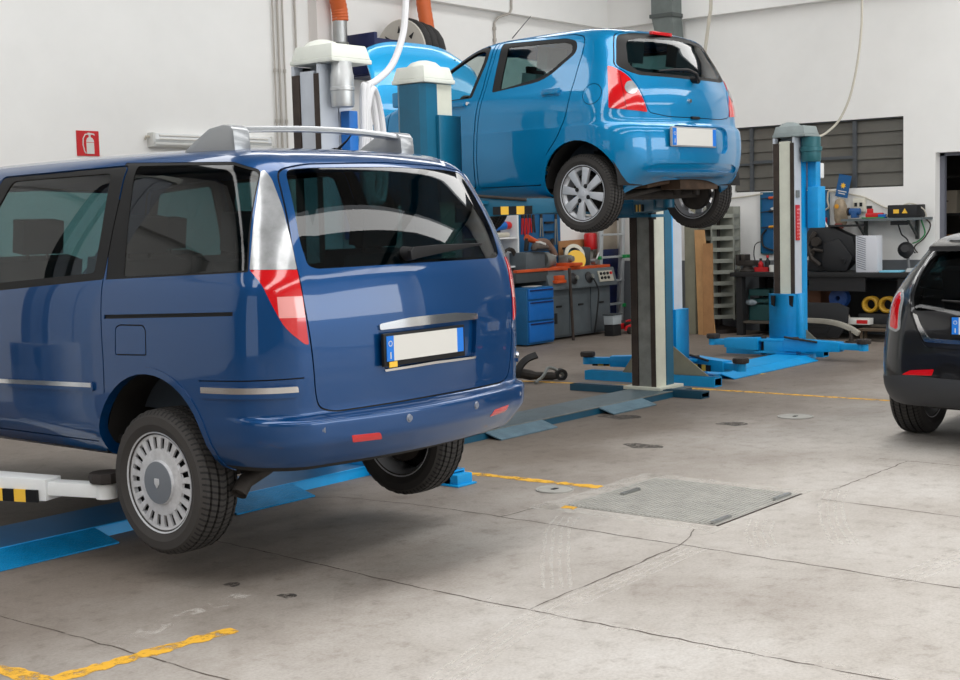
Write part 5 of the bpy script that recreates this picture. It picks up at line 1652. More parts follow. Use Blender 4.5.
r = thing('bin_carousel', 'tall grey carousel of stacked parts bins beside the workbench', 'bin rack', (16.45, 9.24, 0))
cx, cy = 16.45, 9.24
m = mk(r); m.cyl((cx, cy, .05), (cx, cy, 1.70), .05, seg=12); m.lathe([(.001, 0), (.26, 0), (.26, .05), (.06, .10), (.001, .10)], (cx, cy, 0), (0, 0, 1), 12); m.build('column', RAIL, r)
for k in range(6):
    a = 2 * pi * (k + .22) / 6
    m = mk(r); m.box(cx + .30 * cos(a) - .008, cx + .30 * cos(a) + .008, cy + .30 * sin(a) - .008, cy + .30 * sin(a) + .008, .18, 1.70); m.build('corner_post', BIN, r)
for t in range(10):
    z = .20 + t * .150
    m = mk(r)
    R0, R1 = .30, .31
    ring0 = [(cx + R0 * cos(2 * pi * (k + .22) / 6), cy + R0 * sin(2 * pi * (k + .22) / 6)) for k in range(6)]
    m.prism(ring0, 'z', z, z + .008)
    for k in range(6):
        a, b = ring0[k], ring0[(k + 1) % 6]
        A = [m.v((a[0], a[1], z)), m.v((b[0], b[1], z))]
        q = lambda p: (cx + (p[0] - cx) * 1.03, cy + (p[1] - cy) * 1.03, z + .045)
        B = [m.v(q(a)), m.v(q(b))]
        m._f([A[0], A[1], B[1], B[0]])
        C = [m.v((q(a)[0], q(a)[1], z + .052)), m.v((q(b)[0], q(b)[1], z + .052))]
        m._f([B[0], B[1], C[1], C[0]])
        P = [m.v((cx, cy, z)), m.v((a[0], a[1], z)), m.v((q(a)[0], q(a)[1], z + .052)), m.v((a[0], a[1], z + .15)), m.v((cx, cy, z + .15))]
        m._f(P)
    tr = m.build('bin_tray', BIN, r, smooth=False)
    md = tr.modifiers.new('sheet', 'SOLIDIFY'); md.thickness = .004

r = thing('bench_vise', 'dark greasy bench vise at the left end of the workbench', 'vise', (16.35, 8.80, .83))
m = mk(r); m.lathe([(.001, 0), (.10, 0), (.10, .02), (.06, .05), (.06, .08), (.001, .08)], (16.35, 8.74, .83), (0, 0, 1), 20); m.box(16.28, 16.42, 8.62, 8.86, .91, .98); m.box(16.27, 16.43, 8.74, 8.80, .97, 1.06); m.build('body', DARKMET, r, bevel=.012)
m = mk(r); m.box(16.27, 16.43, 8.83, 8.88, .92, 1.06); m.box(16.30, 16.40, 8.76, 8.86, .93, .97); m.build('jaw', DARKMET, r, bevel=.012)
m = mk(r); m.cyl((16.35, 8.87, .95), (16.35, 8.92, .95), .014); m.tube([(16.35, 8.915, 1.04), (16.35, 8.915, .86)], .010, 8); m.build('screw_handle', STEEL, r)
r = thing('bottle_crate', 'small red and black tray of bottles by the bench vise', 'tray', (16.45, 8.52, .83))
m = mk(r); m.box(16.36, 16.54, 8.44, 8.66, .83, .84); m.box(16.36, 16.37, 8.44, 8.66, .84, .89); m.box(16.53, 16.54, 8.44, 8.66, .84, .89); m.box(16.36, 16.54, 8.44, 8.45, .84, .89); m.box(16.36, 16.54, 8.65, 8.66, .84, .89); m.build('tray', REDP, r)
m = mk(r); m.tube(crom([(16.45, 8.65, .88), (16.45, 8.70, 1.05), (16.45, 8.68, 1.18), (16.45, 8.60, 1.22), (16.45, 8.55, 1.15)], 5), .007, 6); m.build('wire_handle', BLK, r)
for x, y, h, mt, lab in ((16.45, 8.60, .13, REDP, 'red oil bottle in the small tray on the bench'), (16.45, 8.50, .17, BLK, 'black bottle with red cap in the small bench tray')):
    o = thing('bottle', lab, 'bottle', (x, y, .84), 0, 'bottles on the workbench')
    m = mk(o); m.lathe([(.001, 0), (.035, 0), (.037, .01), (.037, h * .7), (.015, h * .88), (.015, h), (.001, h)], (x, y, .842), (0, 0, 1), 16); m.build('body', mt, o)
    m = mk(o); m.lathe([(.018, 0), (.018, .03), (.001, .032)], (x, y, .842 + h), (0, 0, 1), 12); m.build('cap', REDP if mt is BLK else BLK, o)
o = MB(); o.lathe([(.001, 0), (.035, 0), (.04, .09), (.001, .09)], (16.3, 8.36, .83), (0, 0, 1), 16); tag(o.build('paper_cup', PLATE_W), 'small pale cup on the bench next to the lift post', 'cup')
r = thing('engine_cover', 'large black moulded plastic engine part standing on the workbench', 'car part', (16.4, 7.55, .83))
m = mk(r); m.prism([(7.86, .84), (7.36, .84), (7.22, .98), (7.18, 1.10), (7.24, 1.28), (7.38, 1.34), (7.50, 1.40), (7.82, 1.40), (7.88, 1.30), (7.84, 1.0)], 'x', 16.28, 16.46); m.build('shell', mat('moulded_black', (25, 26, 29), .5), r, bevel=.025)
m = mk(r); m.prism([(7.52, .84), (7.30, .84), (7.22, 1.02), (7.40, 1.25), (7.62, 1.20), (7.64, .90)], 'x', 16.24, 16.285); m.build('raised_panel', mat('moulded_black', (36, 38, 42)), r, bevel=.02)
m = mk(r); m.lathe([(.02, .01), (.035, .01), (.04, -.01), (.02, -.01)], (16.235, 7.34, .97), (-1, 0, 0), 16); m.build('hole', BLK, r)
m = mk(r); m.box(16.25, 16.45, 7.14, 7.55, 1.40, 1.425); m.build('top_tray', BLK, r)
m = mk(r); m.lathe([(.001, 0), (.06, 0), (.06, .06), (.001, .06)], (16.25, 7.70, 1.22), (-1, 0, 0), 18); m.lathe([(.001, 0), (.05, 0), (.05, .05), (.001, .05)], (16.25, 7.78, 1.08), (-1, 0, 0), 18); m.tube([(16.24, 7.66, .92), (16.2, 7.75, 1.0), (16.22, 7.82, 1.18), (16.24, 7.72, 1.34)], .03, 8); m.tube([(16.24, 7.62, 1.1), (16.2, 7.72, 1.12), (16.22, 7.84, 1.04)], .022, 8); m.build('engine_block', DARKMET, r)
r = thing('metal_case', 'pale metal case with diagonal slots standing on the workbench', 'case', (16.3, 7.0, .83))
m = mk(r); m.box(16.20, 16.36, 6.88, 7.16, .832, 1.285); m.build('case', mat('case_white', (204, 206, 212), .45), r, bevel=.006)
SL = mat('slot_grey', (132, 136, 144), .5)
for k in range(15):
    z = .86 + .027 * k
    m = mk(r); m.prism([(7.03, z), (7.145, z - .0 + .035), (7.145, z + .047), (7.03, z + .012)], 'x', 16.197, 16.2005); m.build('slot', SL, r)
o = MB(); o.boxc((16.28, 6.72, .842), (.22, .26, .022), (0, 0, .1)); tag(o.build('blue_pad', mat('pale_blue', (126, 196, 222), .6), bevel=.006), 'light blue flat pad on the right end of the workbench', 'pad')
r = thing('metal_grille', 'white ribbed metal plate lying on the bench by the black car', 'metal plate', (16.44, 6.33, .83))
m = mk(r)
m.box(16.30, 16.58, 6.10, 6.56, .832, .86)
for k in range(12):
    m.box(16.31 + .022 * k, 16.321 + .022 * k, 6.11, 6.55, .86, .875)
m.build('ribbed_plate', mat('grille_white', (196, 198, 198), .5), r, smooth=False)
# below the bench
r = thing('parts_crate', 'dark teal crate with a clear plastic bag under the bench', 'crate', (16.45, 8.5, .19))
CR = mat('crate_teal', (20, 66, 66), .6)
m = mk(r); m.box(16.25, 16.65, 8.36, 8.68, .195, .21)
for a in ((16.25, 16.265, 8.36, 8.68), (16.635, 16.65, 8.36, 8.68), (16.25, 16.65, 8.36, 8.375), (16.25, 16.65, 8.665, 8.68)):
    m.box(*a, .21, .40)
    m.box(*a, .43, .47)
    m.box(*a, .52, .60)
for x in (16.25, 16.635):
    for y in (8.36, 8.665):
        m.box(x, x + .015, y, y + .015, .21, .6)
m.build('crate', CR, r)
m = mk(r); m.ball((16.21, 8.62, .43), .07, (.4, 1.2, .6)); m.build('plastic_bag', mat('plastic_film', (124, 134, 140), .25, noise=.5, nscale=30), r)
o = MB(); o.cyl((16.2, 8.28, .19), (16.2, 8.28, .38), .022, seg=14); tag(o.build('spray_tube', mat('tube_grey', (150, 150, 146), .5)), 'thin pale tube standing under the bench beside the crate', 'tube')
o = MB(); o.boxc((16.5, 7.85, .42), (.3, .3, .44)); tag(o.build('carton', mat('dark_card', (96, 62, 42), .85), bevel=.008), 'dark brown carton deep under the middle of the bench', 'box')
r = thing('blue_cable_reel', 'round blue cable reel under the workbench', 'cable reel', (16.35, 7.40, .19))
m = mk(r); m.lathe([(.03, -.06), (.12, -.06), (.125, -.045), (.06, -.04), (.06, .04), (.125, .045), (.12, .06), (.03, .06), (.03, -.06)], (16.3, 7.42, .50), (1, 0, 0), 28); m.build('reel', mat('reel_blue', (24, 62, 120), .45), r)
m = mk(r); m.box(16.24, 16.40, 7.34, 7.50, .19, .37); m.build('stand', BLK, r, bevel=.01)
for y, lab in ((7.02, 'yellow hose coil under the bench, left of the pair'), (6.80, 'yellow hose coil under the bench, right of the pair')):
    o = MB()
    for k in range(3):
        o.lathe([(.083 + .022 * cos(2 * pi * j / 8), .022 * sin(2 * pi * j / 8)) for j in range(9)], (16.3 + .04 * k, y, .425), (1, .15, 0), 24)
    tag(o.build('hose_coil', mat('hose_yellow', (196, 150, 34), .5)), lab, 'hose coil', 'yellow coils under the bench')
o = MB(); o.box(16.18, 16.5, 6.66, 7.12, .19, .315); tag(o.build('step_box', BLK, bevel=.006), 'low black box carrying the yellow coils under the bench', 'box')
r = thing('carton', 'white and red carton at the front of the lower bench shelf', 'box', (16.12, 7.0, .19))
m = mk(r); m.box(16.04, 16.175, 6.92, 7.20, .192, .27); m.build('carton', PLATE_W, r, bevel=.003)
m = mk(r); m.box(16.036, 16.041, 6.94, 7.08, .205, .25); m.build('red_print', REDP, r)
o = MB(); o.ball((16.1, 7.27, .262), .07, (1, 1.1, 1)); tag(o.build('grey_bundle', mat('cloth_grey', (150, 146, 138), .8, noise=.15)), 'rounded grey bundle beside the white carton under the bench', 'bundle')
r = thing('bumper_skin', 'big matt black car bumper leaning under the workbench', 'bumper', (16.0, 7.6, 0))
m = mk(r); m.prism([(8.05, .02), (7.3, .02), (7.18, .20), (7.16, .40), (7.30, .46), (8.08, .46), (8.10, .2)], 'x', 15.98, 16.02); m.build('skin', mat('bumper_black', (32, 33, 35), .6), r, bevel=.012)
m = mk(r); m.prism([(7.8, .08), (7.45, .08), (7.40, .16), (7.8, .16)], 'x', 15.97, 15.985); m.build('grille_opening', BLK, r)
r = thing('bumper_beam', 'curved pale metal bumper beam propped on a stand before the bench', 'bumper', (15.75, 7.3, 0))
m = mk(r); m.ribbon(crom([(15.9, 7.78, .24), (15.82, 7.5, .245), (15.74, 7.25, .235), (15.70, 7.05, .19), (15.70, 6.90, .11)], 5), [(-.03, -.03), (.03, -.03), (.03, .03), (-.03, .03)]); m.build('beam', mat('bare_metal', (176, 172, 160), .5, .3, noise=.12), r, bevel=.006)
m = mk(r); m.cyl((15.70, 7.0, .0), (15.70, 7.0, .15), .03, seg=14); m.lathe([(.001, 0), (.07, 0), (.07, .02), (.03, .025)], (15.70, 7.0, 0), (0, 0, 1), 16); m.build('stand', DARKMET, r)
r = thing('low_stool', 'low dark wooden stool under the right of the bench', 'stool', (15.95, 6.75, 0))
m = mk(r); m.box(15.86, 16.06, 6.55, 7.0, .13, .155); m.build('seat', mat('dark_wood', (84, 70, 56), .8), r)
for x in (15.88, 16.01):
    for y in (6.58, 6.94):
        m = mk(r); m.box(x, x + .03, y, y + .03, 0, .13); m.build('leg', mat('dark_wood', (84, 70, 56)), r)

# ------------------------------------------------------------------ store room behind the doorway
r = thing('storage_shelving', 'dark metal shelving seen through the doorway', 'shelving', (18.3, 6.6, 0))
for z in (.5, 1.0, 1.50, 2.0):
    m = mk(r); m.box(18.1, 18.6, 5.6, 7.2, z, z + .03); m.build('shelf', mat('shelf_dark', (58, 58, 58), .6), r)
for y in (5.6, 7.16):
    m = mk(r); m.box(18.1, 18.14, y, y + .04, 0, 2.4); m.build('post', mat('shelf_dark', (58, 58, 58)), r)
for y, z, w_, h, lab in ((6.72, 1.53, .30, .30, 'plain pale carton on the upper store room shelf'), (6.62, 1.03, .26, .22, 'small brown carton on the middle store room shelf'), (6.88, 1.03, .18, .16, 'low grey carton on the middle shelf, left of the brown one'), (6.70, .53, .30, .24, 'wide carton on the lowest visible store room shelf')):
    r = thing('carton', lab, 'box', (18.2, y, z), 0, 'cartons in the store room')
    m = mk(r); m.box(18.05, 18.4, y - w_ / 2, y + w_ / 2, z + .002, z + h); m.build('carton', mat('carton_pale', (178, 168, 152), .85) if z > 1.4 else CARD, r, bevel=.004)
    m = mk(r); m.box(18.045, 18.052, y - .04, y + .05, z + h * .5, z + h * .5 + .02); m.build('tape', mat('carton_tape', (110, 100, 90), .6), r)

# ------------------------------------------------------------------ back left: lathe, cabinet, tools
r = thing('tool_cabinet', 'blue metal drawer cabinet next to the grey lathe', 'cabinet', (13.95, 10.65, 0))
m = mk(r); m.box(13.68, 14.24, 10.41, 11.0, .02, .74); m.build('body', DBLUE, r, bevel=.006)
for z0, z1 in ((.05, .30), (.325, .57), (.595, .725)):
    m = mk(r); m.box(13.70, 14.22, 10.385, 10.41, z0, z1); d = m.build('drawer', MBLUE, r, bevel=.005)
    m = mk(r); m.box(13.72, 14.20, 10.375, 10.388, z1 - .03, z1 - .012); m.build('drawer_grip', NAVY, d)
o = MB(); o.boxc((13.98, 10.55, .748), (.26, .18, .006), (0, 0, .3)); tag(o.build('paper_sheet', PLATE_W), 'white sheet of paper lying on the blue drawer cabinet', 'paper')
r = thing('lathe', 'grey workshop lathe with orange carriage on a steel cabinet', 'lathe', (15.0, 10.9, 0))
m = mk(r); m.box(14.36, 15.86, 10.62, 11.15, .03, .68); m.build('cabinet', LATHE, r, bevel=.008)
for x0, x1 in ((14.38, 14.86), (14.88, 15.36), (15.38, 15.84)):
    m = mk(r); m.box(x0, x1, 10.600, 10.62, .06, .66); d = m.build('cabinet_door', LATHE, r, bevel=.004)
    m = mk(r); m.box((x0 + x1) / 2 - .05, (x0 + x1) / 2 + .06, 10.588, 10.602, .43, .455); m.build('door_handle', BLK, d)
m = mk(r); m.box(14.52, 14.58, 10.59, 10.602, .22, .36); m.build('door_lock', BLK, r, bevel=.004)
m = mk(r); m.lathe([(.001, 0), (.016, 0), (.016, .01), (.001, .012)], (14.44, 10.60, .29), (0, -1, 0), 12); m.build('lock_knob', STEEL, r)
m = mk(r); m.prism([(10.50, .67), (10.50, .70), (10.56, .915), (11.15, .915), (11.15, .67)], 'x', 14.30, 15.88); m.build('control_apron', LATHE, r, bevel=.008)
m = mk(r); m.box(13.66, 14.34, 10.55, 11.1, .80, .93); m.build('bed', LATHED, r, bevel=.008)
m = mk(r); m.box(13.66, 14.70, 10.53, 10.60, .93, .965); m.build('orange_way', ORENG, r, bevel=.004)
m = mk(r); m.box(15.0, 15.86, 10.60, 10.72, .915, .95); m.build('orange_rail', ORENG, r, bevel=.004)
m = mk(r); m.box(14.20, 14.62, 10.80, 11.08, .93, 1.17); m.build('headstock', LATHE, r, bevel=.015)
m = mk(r); m.lathe([(.001, 0), (.10, 0), (.11, .02), (.11, .10), (.085, .12), (.085, .20), (.05, .22), (.001, .22)], (14.64, 10.86, 1.05), (1, 0, 0), 28); m.build('chuck', SLIDE, r)
for k in range(3):
    a = 2 * pi * k / 3
    m = mk(r); m.boxc((14.89, 10.86 + .05 * cos(a), 1.05 + .05 * sin(a)), (.05, .03, .03), (a, 0, 0)); m.build('chuck_jaw', STEEL, r)
m = mk(r); m.box(14.72, 15.12, 10.58, 10.98, .915, .965); m.box(14.86, 15.06, 10.50, 10.80, .965, 1.01); m.build('carriage', ORENG, r, bevel=.008)
m = mk(r); m.box(14.40, 14.62, 10.46, 10.56, .76, .80); m.box(14.44, 14.58, 10.46, 10.54, .80, .86); m.build('orange_block', ORENG, r, bevel=.006)
m = mk(r); m.box(14.92, 15.04, 10.66, 10.80, 1.01, 1.11); m.lathe([(.001, 0), (.04, 0), (.04, .07), (.001, .07)], (14.98, 10.67, 1.06), (0, -1, 0), 16); m.build('tool_post', SLIDE, r, bevel=.006)
m = mk(r); m.lathe([(.001, 0), (.13, 0), (.14, .02), (.13, .05), (.001, .05)], (15.20, 10.72, 1.03), (-.45, -.85, .25), 28); gd = m.build('yellow_guard', YELLOW, r)
m = mk(r); m.lathe([(.10, .0), (.15, 0), (.15, .03), (.10, .03), (.10, 0)], (15.28, 10.80, 1.10), (-.45, -.85, .25), 28); m.build('pale_guard_ring', mat('ring_pale', (206, 202, 186), .5), r)
m = mk(r); m.boxc((15.58, 10.86, 1.06), (.14, .16, .28), (0, .1, 0)); m.build('tailstock', LATHED, r, bevel=.015)
m = mk(r); m.lathe([(.001, 0), (.04, 0), (.04, .08), (.001, .08)], (15.56, 10.70, 1.0), (0, -1, 0), 16); m.tube([(15.56, 10.64, 1.0), (15.62, 10.62, 1.12)], .012, 8); m.build('hand_wheel', STEEL, r)
for x in (14.86, 15.22):
    m = mk(r); m.lathe([(.001, 0), (.075, 0), (.08, .012), (.05, .03), (.03, .06), (.001, .062)], (x, 10.525, .80), (0, -1, .25), 20); m.build('dial', BLK, r)
    m = mk(r); m.lathe([(.001, 0), (.03, 0), (.03, .02), (.001, .022)], (x, 10.465, .815), (0, -1, .25), 14); m.build('dial_cap', SLIDE, r)
m = mk(r); m.M = m.M @ Matrix.Translation((15.62, 10.522, .80)) @ Matrix.Rotation(radians(-15.6), 4, 'X'); m.box(-.17, .17, -.012, .0, -.075, .075); pn = m.build('switch_panel', mat('panel_cream', (176, 172, 158), .5), r)
for k in range(7):
    m = mk(r); m.M = m.M @ Matrix.Translation((15.62, 10.522, .80)) @ Matrix.Rotation(radians(-15.6), 4, 'X'); m.lathe([(.001, 0), (.02, 0), (.02, .02), (.001, .022)], (-.12 + .08 * (k % 4), -.012, .035 - .06 * (k // 4)), (0, -1, 0), 12); m.build('switch', REDP if k == 3 else BLK, pn)
m = mk(r); m.tube(crom([(15.22, 10.46, .82), (15.3, 10.42, .6), (15.28, 10.44, .3), (15.3, 10.5, .05)], 5), .012, 6); m.build('cable', BLK, r)
r = thing('shoe', 'old dark work shoe lying on the lathe headstock', 'shoe', (14.5, 10.8, 1.18))
m = mk(r)
SHP = crom([(-.15, .0, .035), (-.12, .075, .05), (-.03, .07, .048), (.05, .055, .05), (.11, .045, .048), (.15, .02, .03)], 3)
rings = []
for x, h, w_ in [(a, b, c) for a, b, c in SHP]:
    rings.append([m.v((14.50 + x, 10.78 + w_ * cos(2 * pi * k / 12), 1.20 + max(-.018, (h + .02) * (sin(2 * pi * k / 12) * .5 + .5)))) for k in range(12)])
for a, b in zip(rings, rings[1:]):
    for k in range(12):
        m._f([a[k], a[(k + 1) % 12], b[(k + 1) % 12], b[k]])
m._f(rings[0][::-1]); m._f(rings[-1])
m.build('upper', mat('shoe_grey', (92, 84, 78), .8), r)
m = mk(r); m.box(14.34, 14.66, 10.72, 10.84, 1.182, 1.196); m.build('sole', BLK, r, bevel=.004)
m = mk(r); m.boxc((14.49, 10.77, 1.285), (.13, .08, .03), (0, .25, 0)); m.build('white_label', PLATE_W, r, bevel=.006)
r = thing('power_drill', 'orange cordless power tool standing on the lathe headstock', 'power tool', (14.35, 10.9, 1.18))
m = mk(r); m.tube([(14.36, 10.9, 1.36), (14.58, 10.9, 1.30)], [.05, .03], 12); m.build('body', ORENG, r)
m = mk(r); m.boxc((14.35, 10.9, 1.27), (.05, .05, .17), (0, .15, 0)); m.build('grip', BLK, r, bevel=.012)
r = thing('work_glove', 'brown leather work glove lying behind the lathe chuck', 'glove', (14.75, 10.95, 1.18))
m = mk(r); m.tube(crom([(14.62, 10.98, 1.20), (14.70, 10.98, 1.29), (14.82, 10.96, 1.29), (14.93, 10.92, 1.20), (14.98, 10.9, 1.10)], 5), [.05] * 6 + [.055] * 7 + [.045] * 8, 12); m.build('glove', mat('leather_brown', (112, 86, 72), .8, noise=.25), r)
o = MB(); o.tube([(15.33, 11.19, .0), (15.32, 11.19, 1.33)], .022, 8); tag(o.build('steel_bar', RAIL), 'dark upright bar standing behind the lathe carriage', 'bar')
o = MB(); o.tube([(14.66, 10.40, 0), (14.66, 10.44, .95)], .02, 8); tag(o.build('pry_bar', RAIL), 'long dark bar leaning against the front of the lathe', 'bar')
r = thing('oil_cans', 'black and teal tin cans behind the lathe', 'can', (15.75, 10.98, .92)) if False else None
r = thing('oil_can', 'teal and black tin can behind the yellow lathe guard', 'can', (15.55, 11.05, .92))
m = mk(r); m.box(15.48, 15.68, 11.0, 11.12, .92, 1.17); m.build('can', mat('can_teal', (60, 104, 112), .4), r, bevel=.008)
m = mk(r); m.box(15.47, 15.69, 10.99, 11.13, 1.17, 1.20); m.build('lid', BLK, r)

r = thing('tool_board', 'large blue tool panel hung with pliers on the left wall', 'tool board', (15.14, 11.28, 1.3))
m = mk(r); m.box(14.64, 15.62, 11.265, 11.285, .95, 1.70); m.build('panel', DBLUE, r)
m = mk(r); m.box(14.63, 14.66, 11.25, 11.285, .94, 1.71); m.build('frame', TEAL, r)
for i, (x, z, L, mt, lab) in enumerate(((14.74, 1.62, .22, REDP, 'red pliers, first from the left on the blue panel'), (14.82, 1.62, .26, REDP, 'long red pliers, second from the left on the blue panel'), (14.90, 1.62, .20, REDP, 'short red pliers, third from the left on the blue panel'), (14.98, 1.60, .18, RAIL, 'dark pliers beside the red ones on the blue panel'), (15.16, 1.62, .26, SLIDE, 'grey spanner in the middle of the blue panel'), (15.50, 1.60, .36, SLIDE, 'long grey spanner at the right edge of the blue panel'))):
    r = thing('hand_tool', lab, 'hand tool', (x, 11.25, z), 0, 'tools hung on the blue panel')
    m = mk(r); m.tube([(x - .012, 11.25, z), (x - .03, 11.25, z - L)], .010, 6); m.build('handle', mt, r)
    m = mk(r); m.tube([(x + .012, 11.25, z), (x + .03, 11.25, z - L)], .010, 6); m.build('handle', mt, r)
    m = mk(r); m.boxc((x, 11.25, z + .03), (.04, .02, .07)); m.build('head', RAIL, r, bevel=.006)
for k, z in enumerate((1.55, 1.42, 1.30)):
    r = tag((lambda o: o)(MB().boxc((15.33, 11.245, z), (.20, .03, .03)).build('tool_rail', BLK, bevel=.006)), ('top', 'middle', 'lowest')[k] + ' of three short black tool rails on the blue panel', 'tool rail', 'tool rails on the blue panel')
r = thing('tool_rack', 'white-sided shelf with blue back and small tools beside the blue panel', 'shelf unit', (13.95, 11.1, .95))
m = mk(r); m.box(13.50, 14.28, 11.26, 11.285, .98, 1.72); m.build('back', mat('rack_blue', (16, 70, 132), .5), r)
m = mk(r); m.box(14.265, 14.295, 10.98, 11.285, .98, 1.72); m.build('side', WHITE, r)
m = mk(r); m.box(13.50, 14.27, 10.98, 11.26, 1.355, 1.375); m.build('shelf', WHITE, r)
m = mk(r); m.box(13.50, 14.27, 10.98, 11.26, .98, 1.0); m.build('shelf', WHITE, r)
r = thing('rivet_gun', 'blue and red air tool on the top of the white shelf', 'tool', (14.08, 11.1, 1.375))
m = mk(r); m.tube([(13.9, 11.08, 1.50), (14.12, 11.08, 1.53)], [.045, .055], 14); m.build('body', MBLUE, r)
m = mk(r); m.tube([(14.12, 11.08, 1.53), (14.22, 11.08, 1.53)], [.055, .05], 14); m.build('end', REDP, r)
m = mk(r); m.boxc((13.98, 11.08, 1.43), (.05, .05, .11)); m.build('grip', BLK, r, bevel=.01)
o = MB(); o.tube([(13.6, 11.05, 1.41), (14.15, 11.05, 1.41)], .032, 12); tag(o.build('silicone_tube', mat('tube_beige', (190, 184, 168), .6)), 'pale tube lying on the top of the white shelf', 'tube')
for i in range(8):
    x, z = 13.66 + (i % 4) * .14, 1.29 - (i // 4) * .16
    lab = ('upper' if i < 4 else 'lower') + ' row, ' + ('first', 'second', 'third', 'fourth')[i % 4] + ' small tool from the left on blue backboard'
    r = thing('socket_tool', lab, 'tool', (x, 11.24, z), 0, 'small tools on the blue backboard')
    m = mk(r); m.boxc((x, 11.245, z), (.05, .03, .10)); m.build('body', (PLATE_W, BLK, BLK, SLIDE)[(i * 3 + i // 4) % 4], r, bevel=.008)
    m = mk(r); m.tube([(x, 11.24, z - .05), (x + .01, 11.24, z - .12)], .012, 8); m.build('shaft', SLIDE, r)
o = MB(); o.tube(crom([(13.98, 11.0, 1.03), (14.0, 11.0, 1.16), (14.08, 11.0, 1.22), (14.18, 11.0, 1.20), (14.24, 11.0, 1.10), (14.26, 11.0, 1.02)], 4), [.018] * 9 + [.028] * 9 + [.018] * 3, 10); tag(o.build('c_clamp', DARKMET), 'dark curved clamp on the lower white shelf', 'clamp')
o = MB(); o.box(13.0, 13.64, 10.85, 11.27, 0, .945); tag(o.build('box_bench', LATHED, bevel=.006), 'grey box bench against the wall left of the blue drawer cabinet', 'bench')
o = MB(); o.boxc((14.4, 10.9, .965), (.02, .02, .02)) if False else None

o = MB(); o.boxc((15.95, 11.24, .65), (.80, .02, 1.29), (0, -.02, 0)); tag(o.build('cardboard_sheet', CARD), 'brown cardboard sheet leaning on the wall behind the lathe', 'cardboard')
r = thing('fire_extinguisher', 'red cylindrical canister on a pale post behind the ladder', 'fire extinguisher', (15.95, 11.0, 0))
m = mk(r); m.lathe([(.001, 0), (.085, 0), (.095, .02), (.095, .20), (.085, .23), (.001, .24)], (16.12, 11.1, 1.15), (0, 0, 1), 22); m.build('body', REDP, r)
m = mk(r); m.box(16.10, 16.18, 11.10, 11.16, 0, 1.15); m.build('post', mat('post_pale', (184, 182, 174), .6), r)
r = thing('ladder', 'aluminium folding ladder with green feet leaning beside the lathe', 'ladder', (16.3, 10.9, 0))
for (x0, x1, y0, y1, hh) in ((16.30, 16.38, 10.62, 10.9, 1.95), (16.72, 16.62, 10.62, 10.9, 1.95), (16.05, 16.22, 10.98, 11.02, 1.9), (16.58, 16.76, 10.98, 11.02, 1.98)):
    pass
for a, b in (((15.92, 10.86, 0), (16.16, 10.92, 1.75)), ((16.05, 10.98, 0), (16.26, 11.0, 1.80)), ((16.50, 10.86, 0), (16.72, 10.92, 1.95)), ((16.60, 10.98, 0), (16.82, 11.0, 1.98))):
    m = mk(r); m.ribbon([a, b], [(-.035, -.016), (.035, -.016), (.035, .016), (-.035, .016)]); m.build('rail', ALUM, r, bevel=.004)
for z in (.35, .68, 1.02, 1.34, 1.66):
    t = z / 1.95
    m = mk(r); m.box(15.92 + .25 * t, 16.52 + .22 * t, 10.86 + .06 * t - .03, 10.86 + .06 * t + .03, z, z + .03); rg = m.build('rung', ALUM, r, bevel=.003)
for x, z in ((16.60, 1.02), (16.70, 1.02), (16.56, .32), (16.50, .02), (15.96, 1.02)):
    m = mk(r); m.boxc((x, 10.85, z + .015), (.05, .06, .05)); m.build('green_cap', GREENP, r, bevel=.006)
r = thing('storage_bin', 'small pale grey container on a black base by the lathe', 'container', (15.4, 10.35, 0))
m = mk(r); m.box(15.36, 15.56, 10.24, 10.38, 0, .15); m.build('base', BLK, r, bevel=.006)
m = mk(r); m.prism([(15.36, .155), (15.56, .155), (15.57, .28), (15.35, .28)], 'y', 10.235, 10.385); m.build('container', mat('bin_pale', (168, 176, 180), .5), r, bevel=.006)
m = mk(r); m.box(15.34, 15.58, 10.225, 10.395, .28, .295); m.build('lid', LATHED, r, bevel=.004)
r = thing('trolley_jack', 'red trolley jack parked at the foot of the ladder', 'jack', (16.05, 10.35, 0))
m = mk(r); m.prism([(15.70, .05), (16.35, .05), (16.35, .13), (16.10, .17), (15.75, .11)], 'y', 10.24, 10.29); m.build('side_plate', REDP, r, bevel=.006)
m = mk(r); m.prism([(15.70, .05), (16.35, .05), (16.35, .13), (16.10, .17), (15.75, .11)], 'y', 10.43, 10.48); m.build('side_plate', REDP, r, bevel=.006)
m = mk(r); m.box(15.9, 16.3, 10.30, 10.42, .07, .15); m.build('cylinder', DARKMET, r, bevel=.02)
for x in (15.75, 16.3):
    for y in (10.22, 10.50):
        m = mk(r); m.lathe([(.001, -.02), (.05, -.02), (.05, .02), (.001, .02)], (x, y, .05), (0, 1, 0), 18); m.build('wheel', DARKMET, r)
m = mk(r); m.lathe([(.001, 0), (.06, 0), (.05, .03), (.001, .03)], (15.76, 10.36, .15), (0, 0, 1), 18); m.build('saddle', DARKMET, r)
m = mk(r); m.tube([(16.30, 10.36, .12), (16.34, 10.36, .92)], .016, 10); m.build('handle', ORENG, r)
o = MB(); o.boxc((16.58, 11.10, .57), (.52, .02, 1.14)); tag(o.build('navy_board', NAVY), 'dark navy board standing behind the ladder', 'board')
o = MB(); o.boxc((16.62, 11.16, 1.0), (.52, .02, 1.98)); tag(o.build('beige_board', BEIGE), 'tall beige board standing in the corner behind the ladder', 'board')
o = MB(); o.box(16.04, 16.14, 9.36, 9.52, 0, 2.0); tag(o.build('steel_column', OLIVE, bevel=.01), 'olive grey steel column beside the pale planks', 'column')
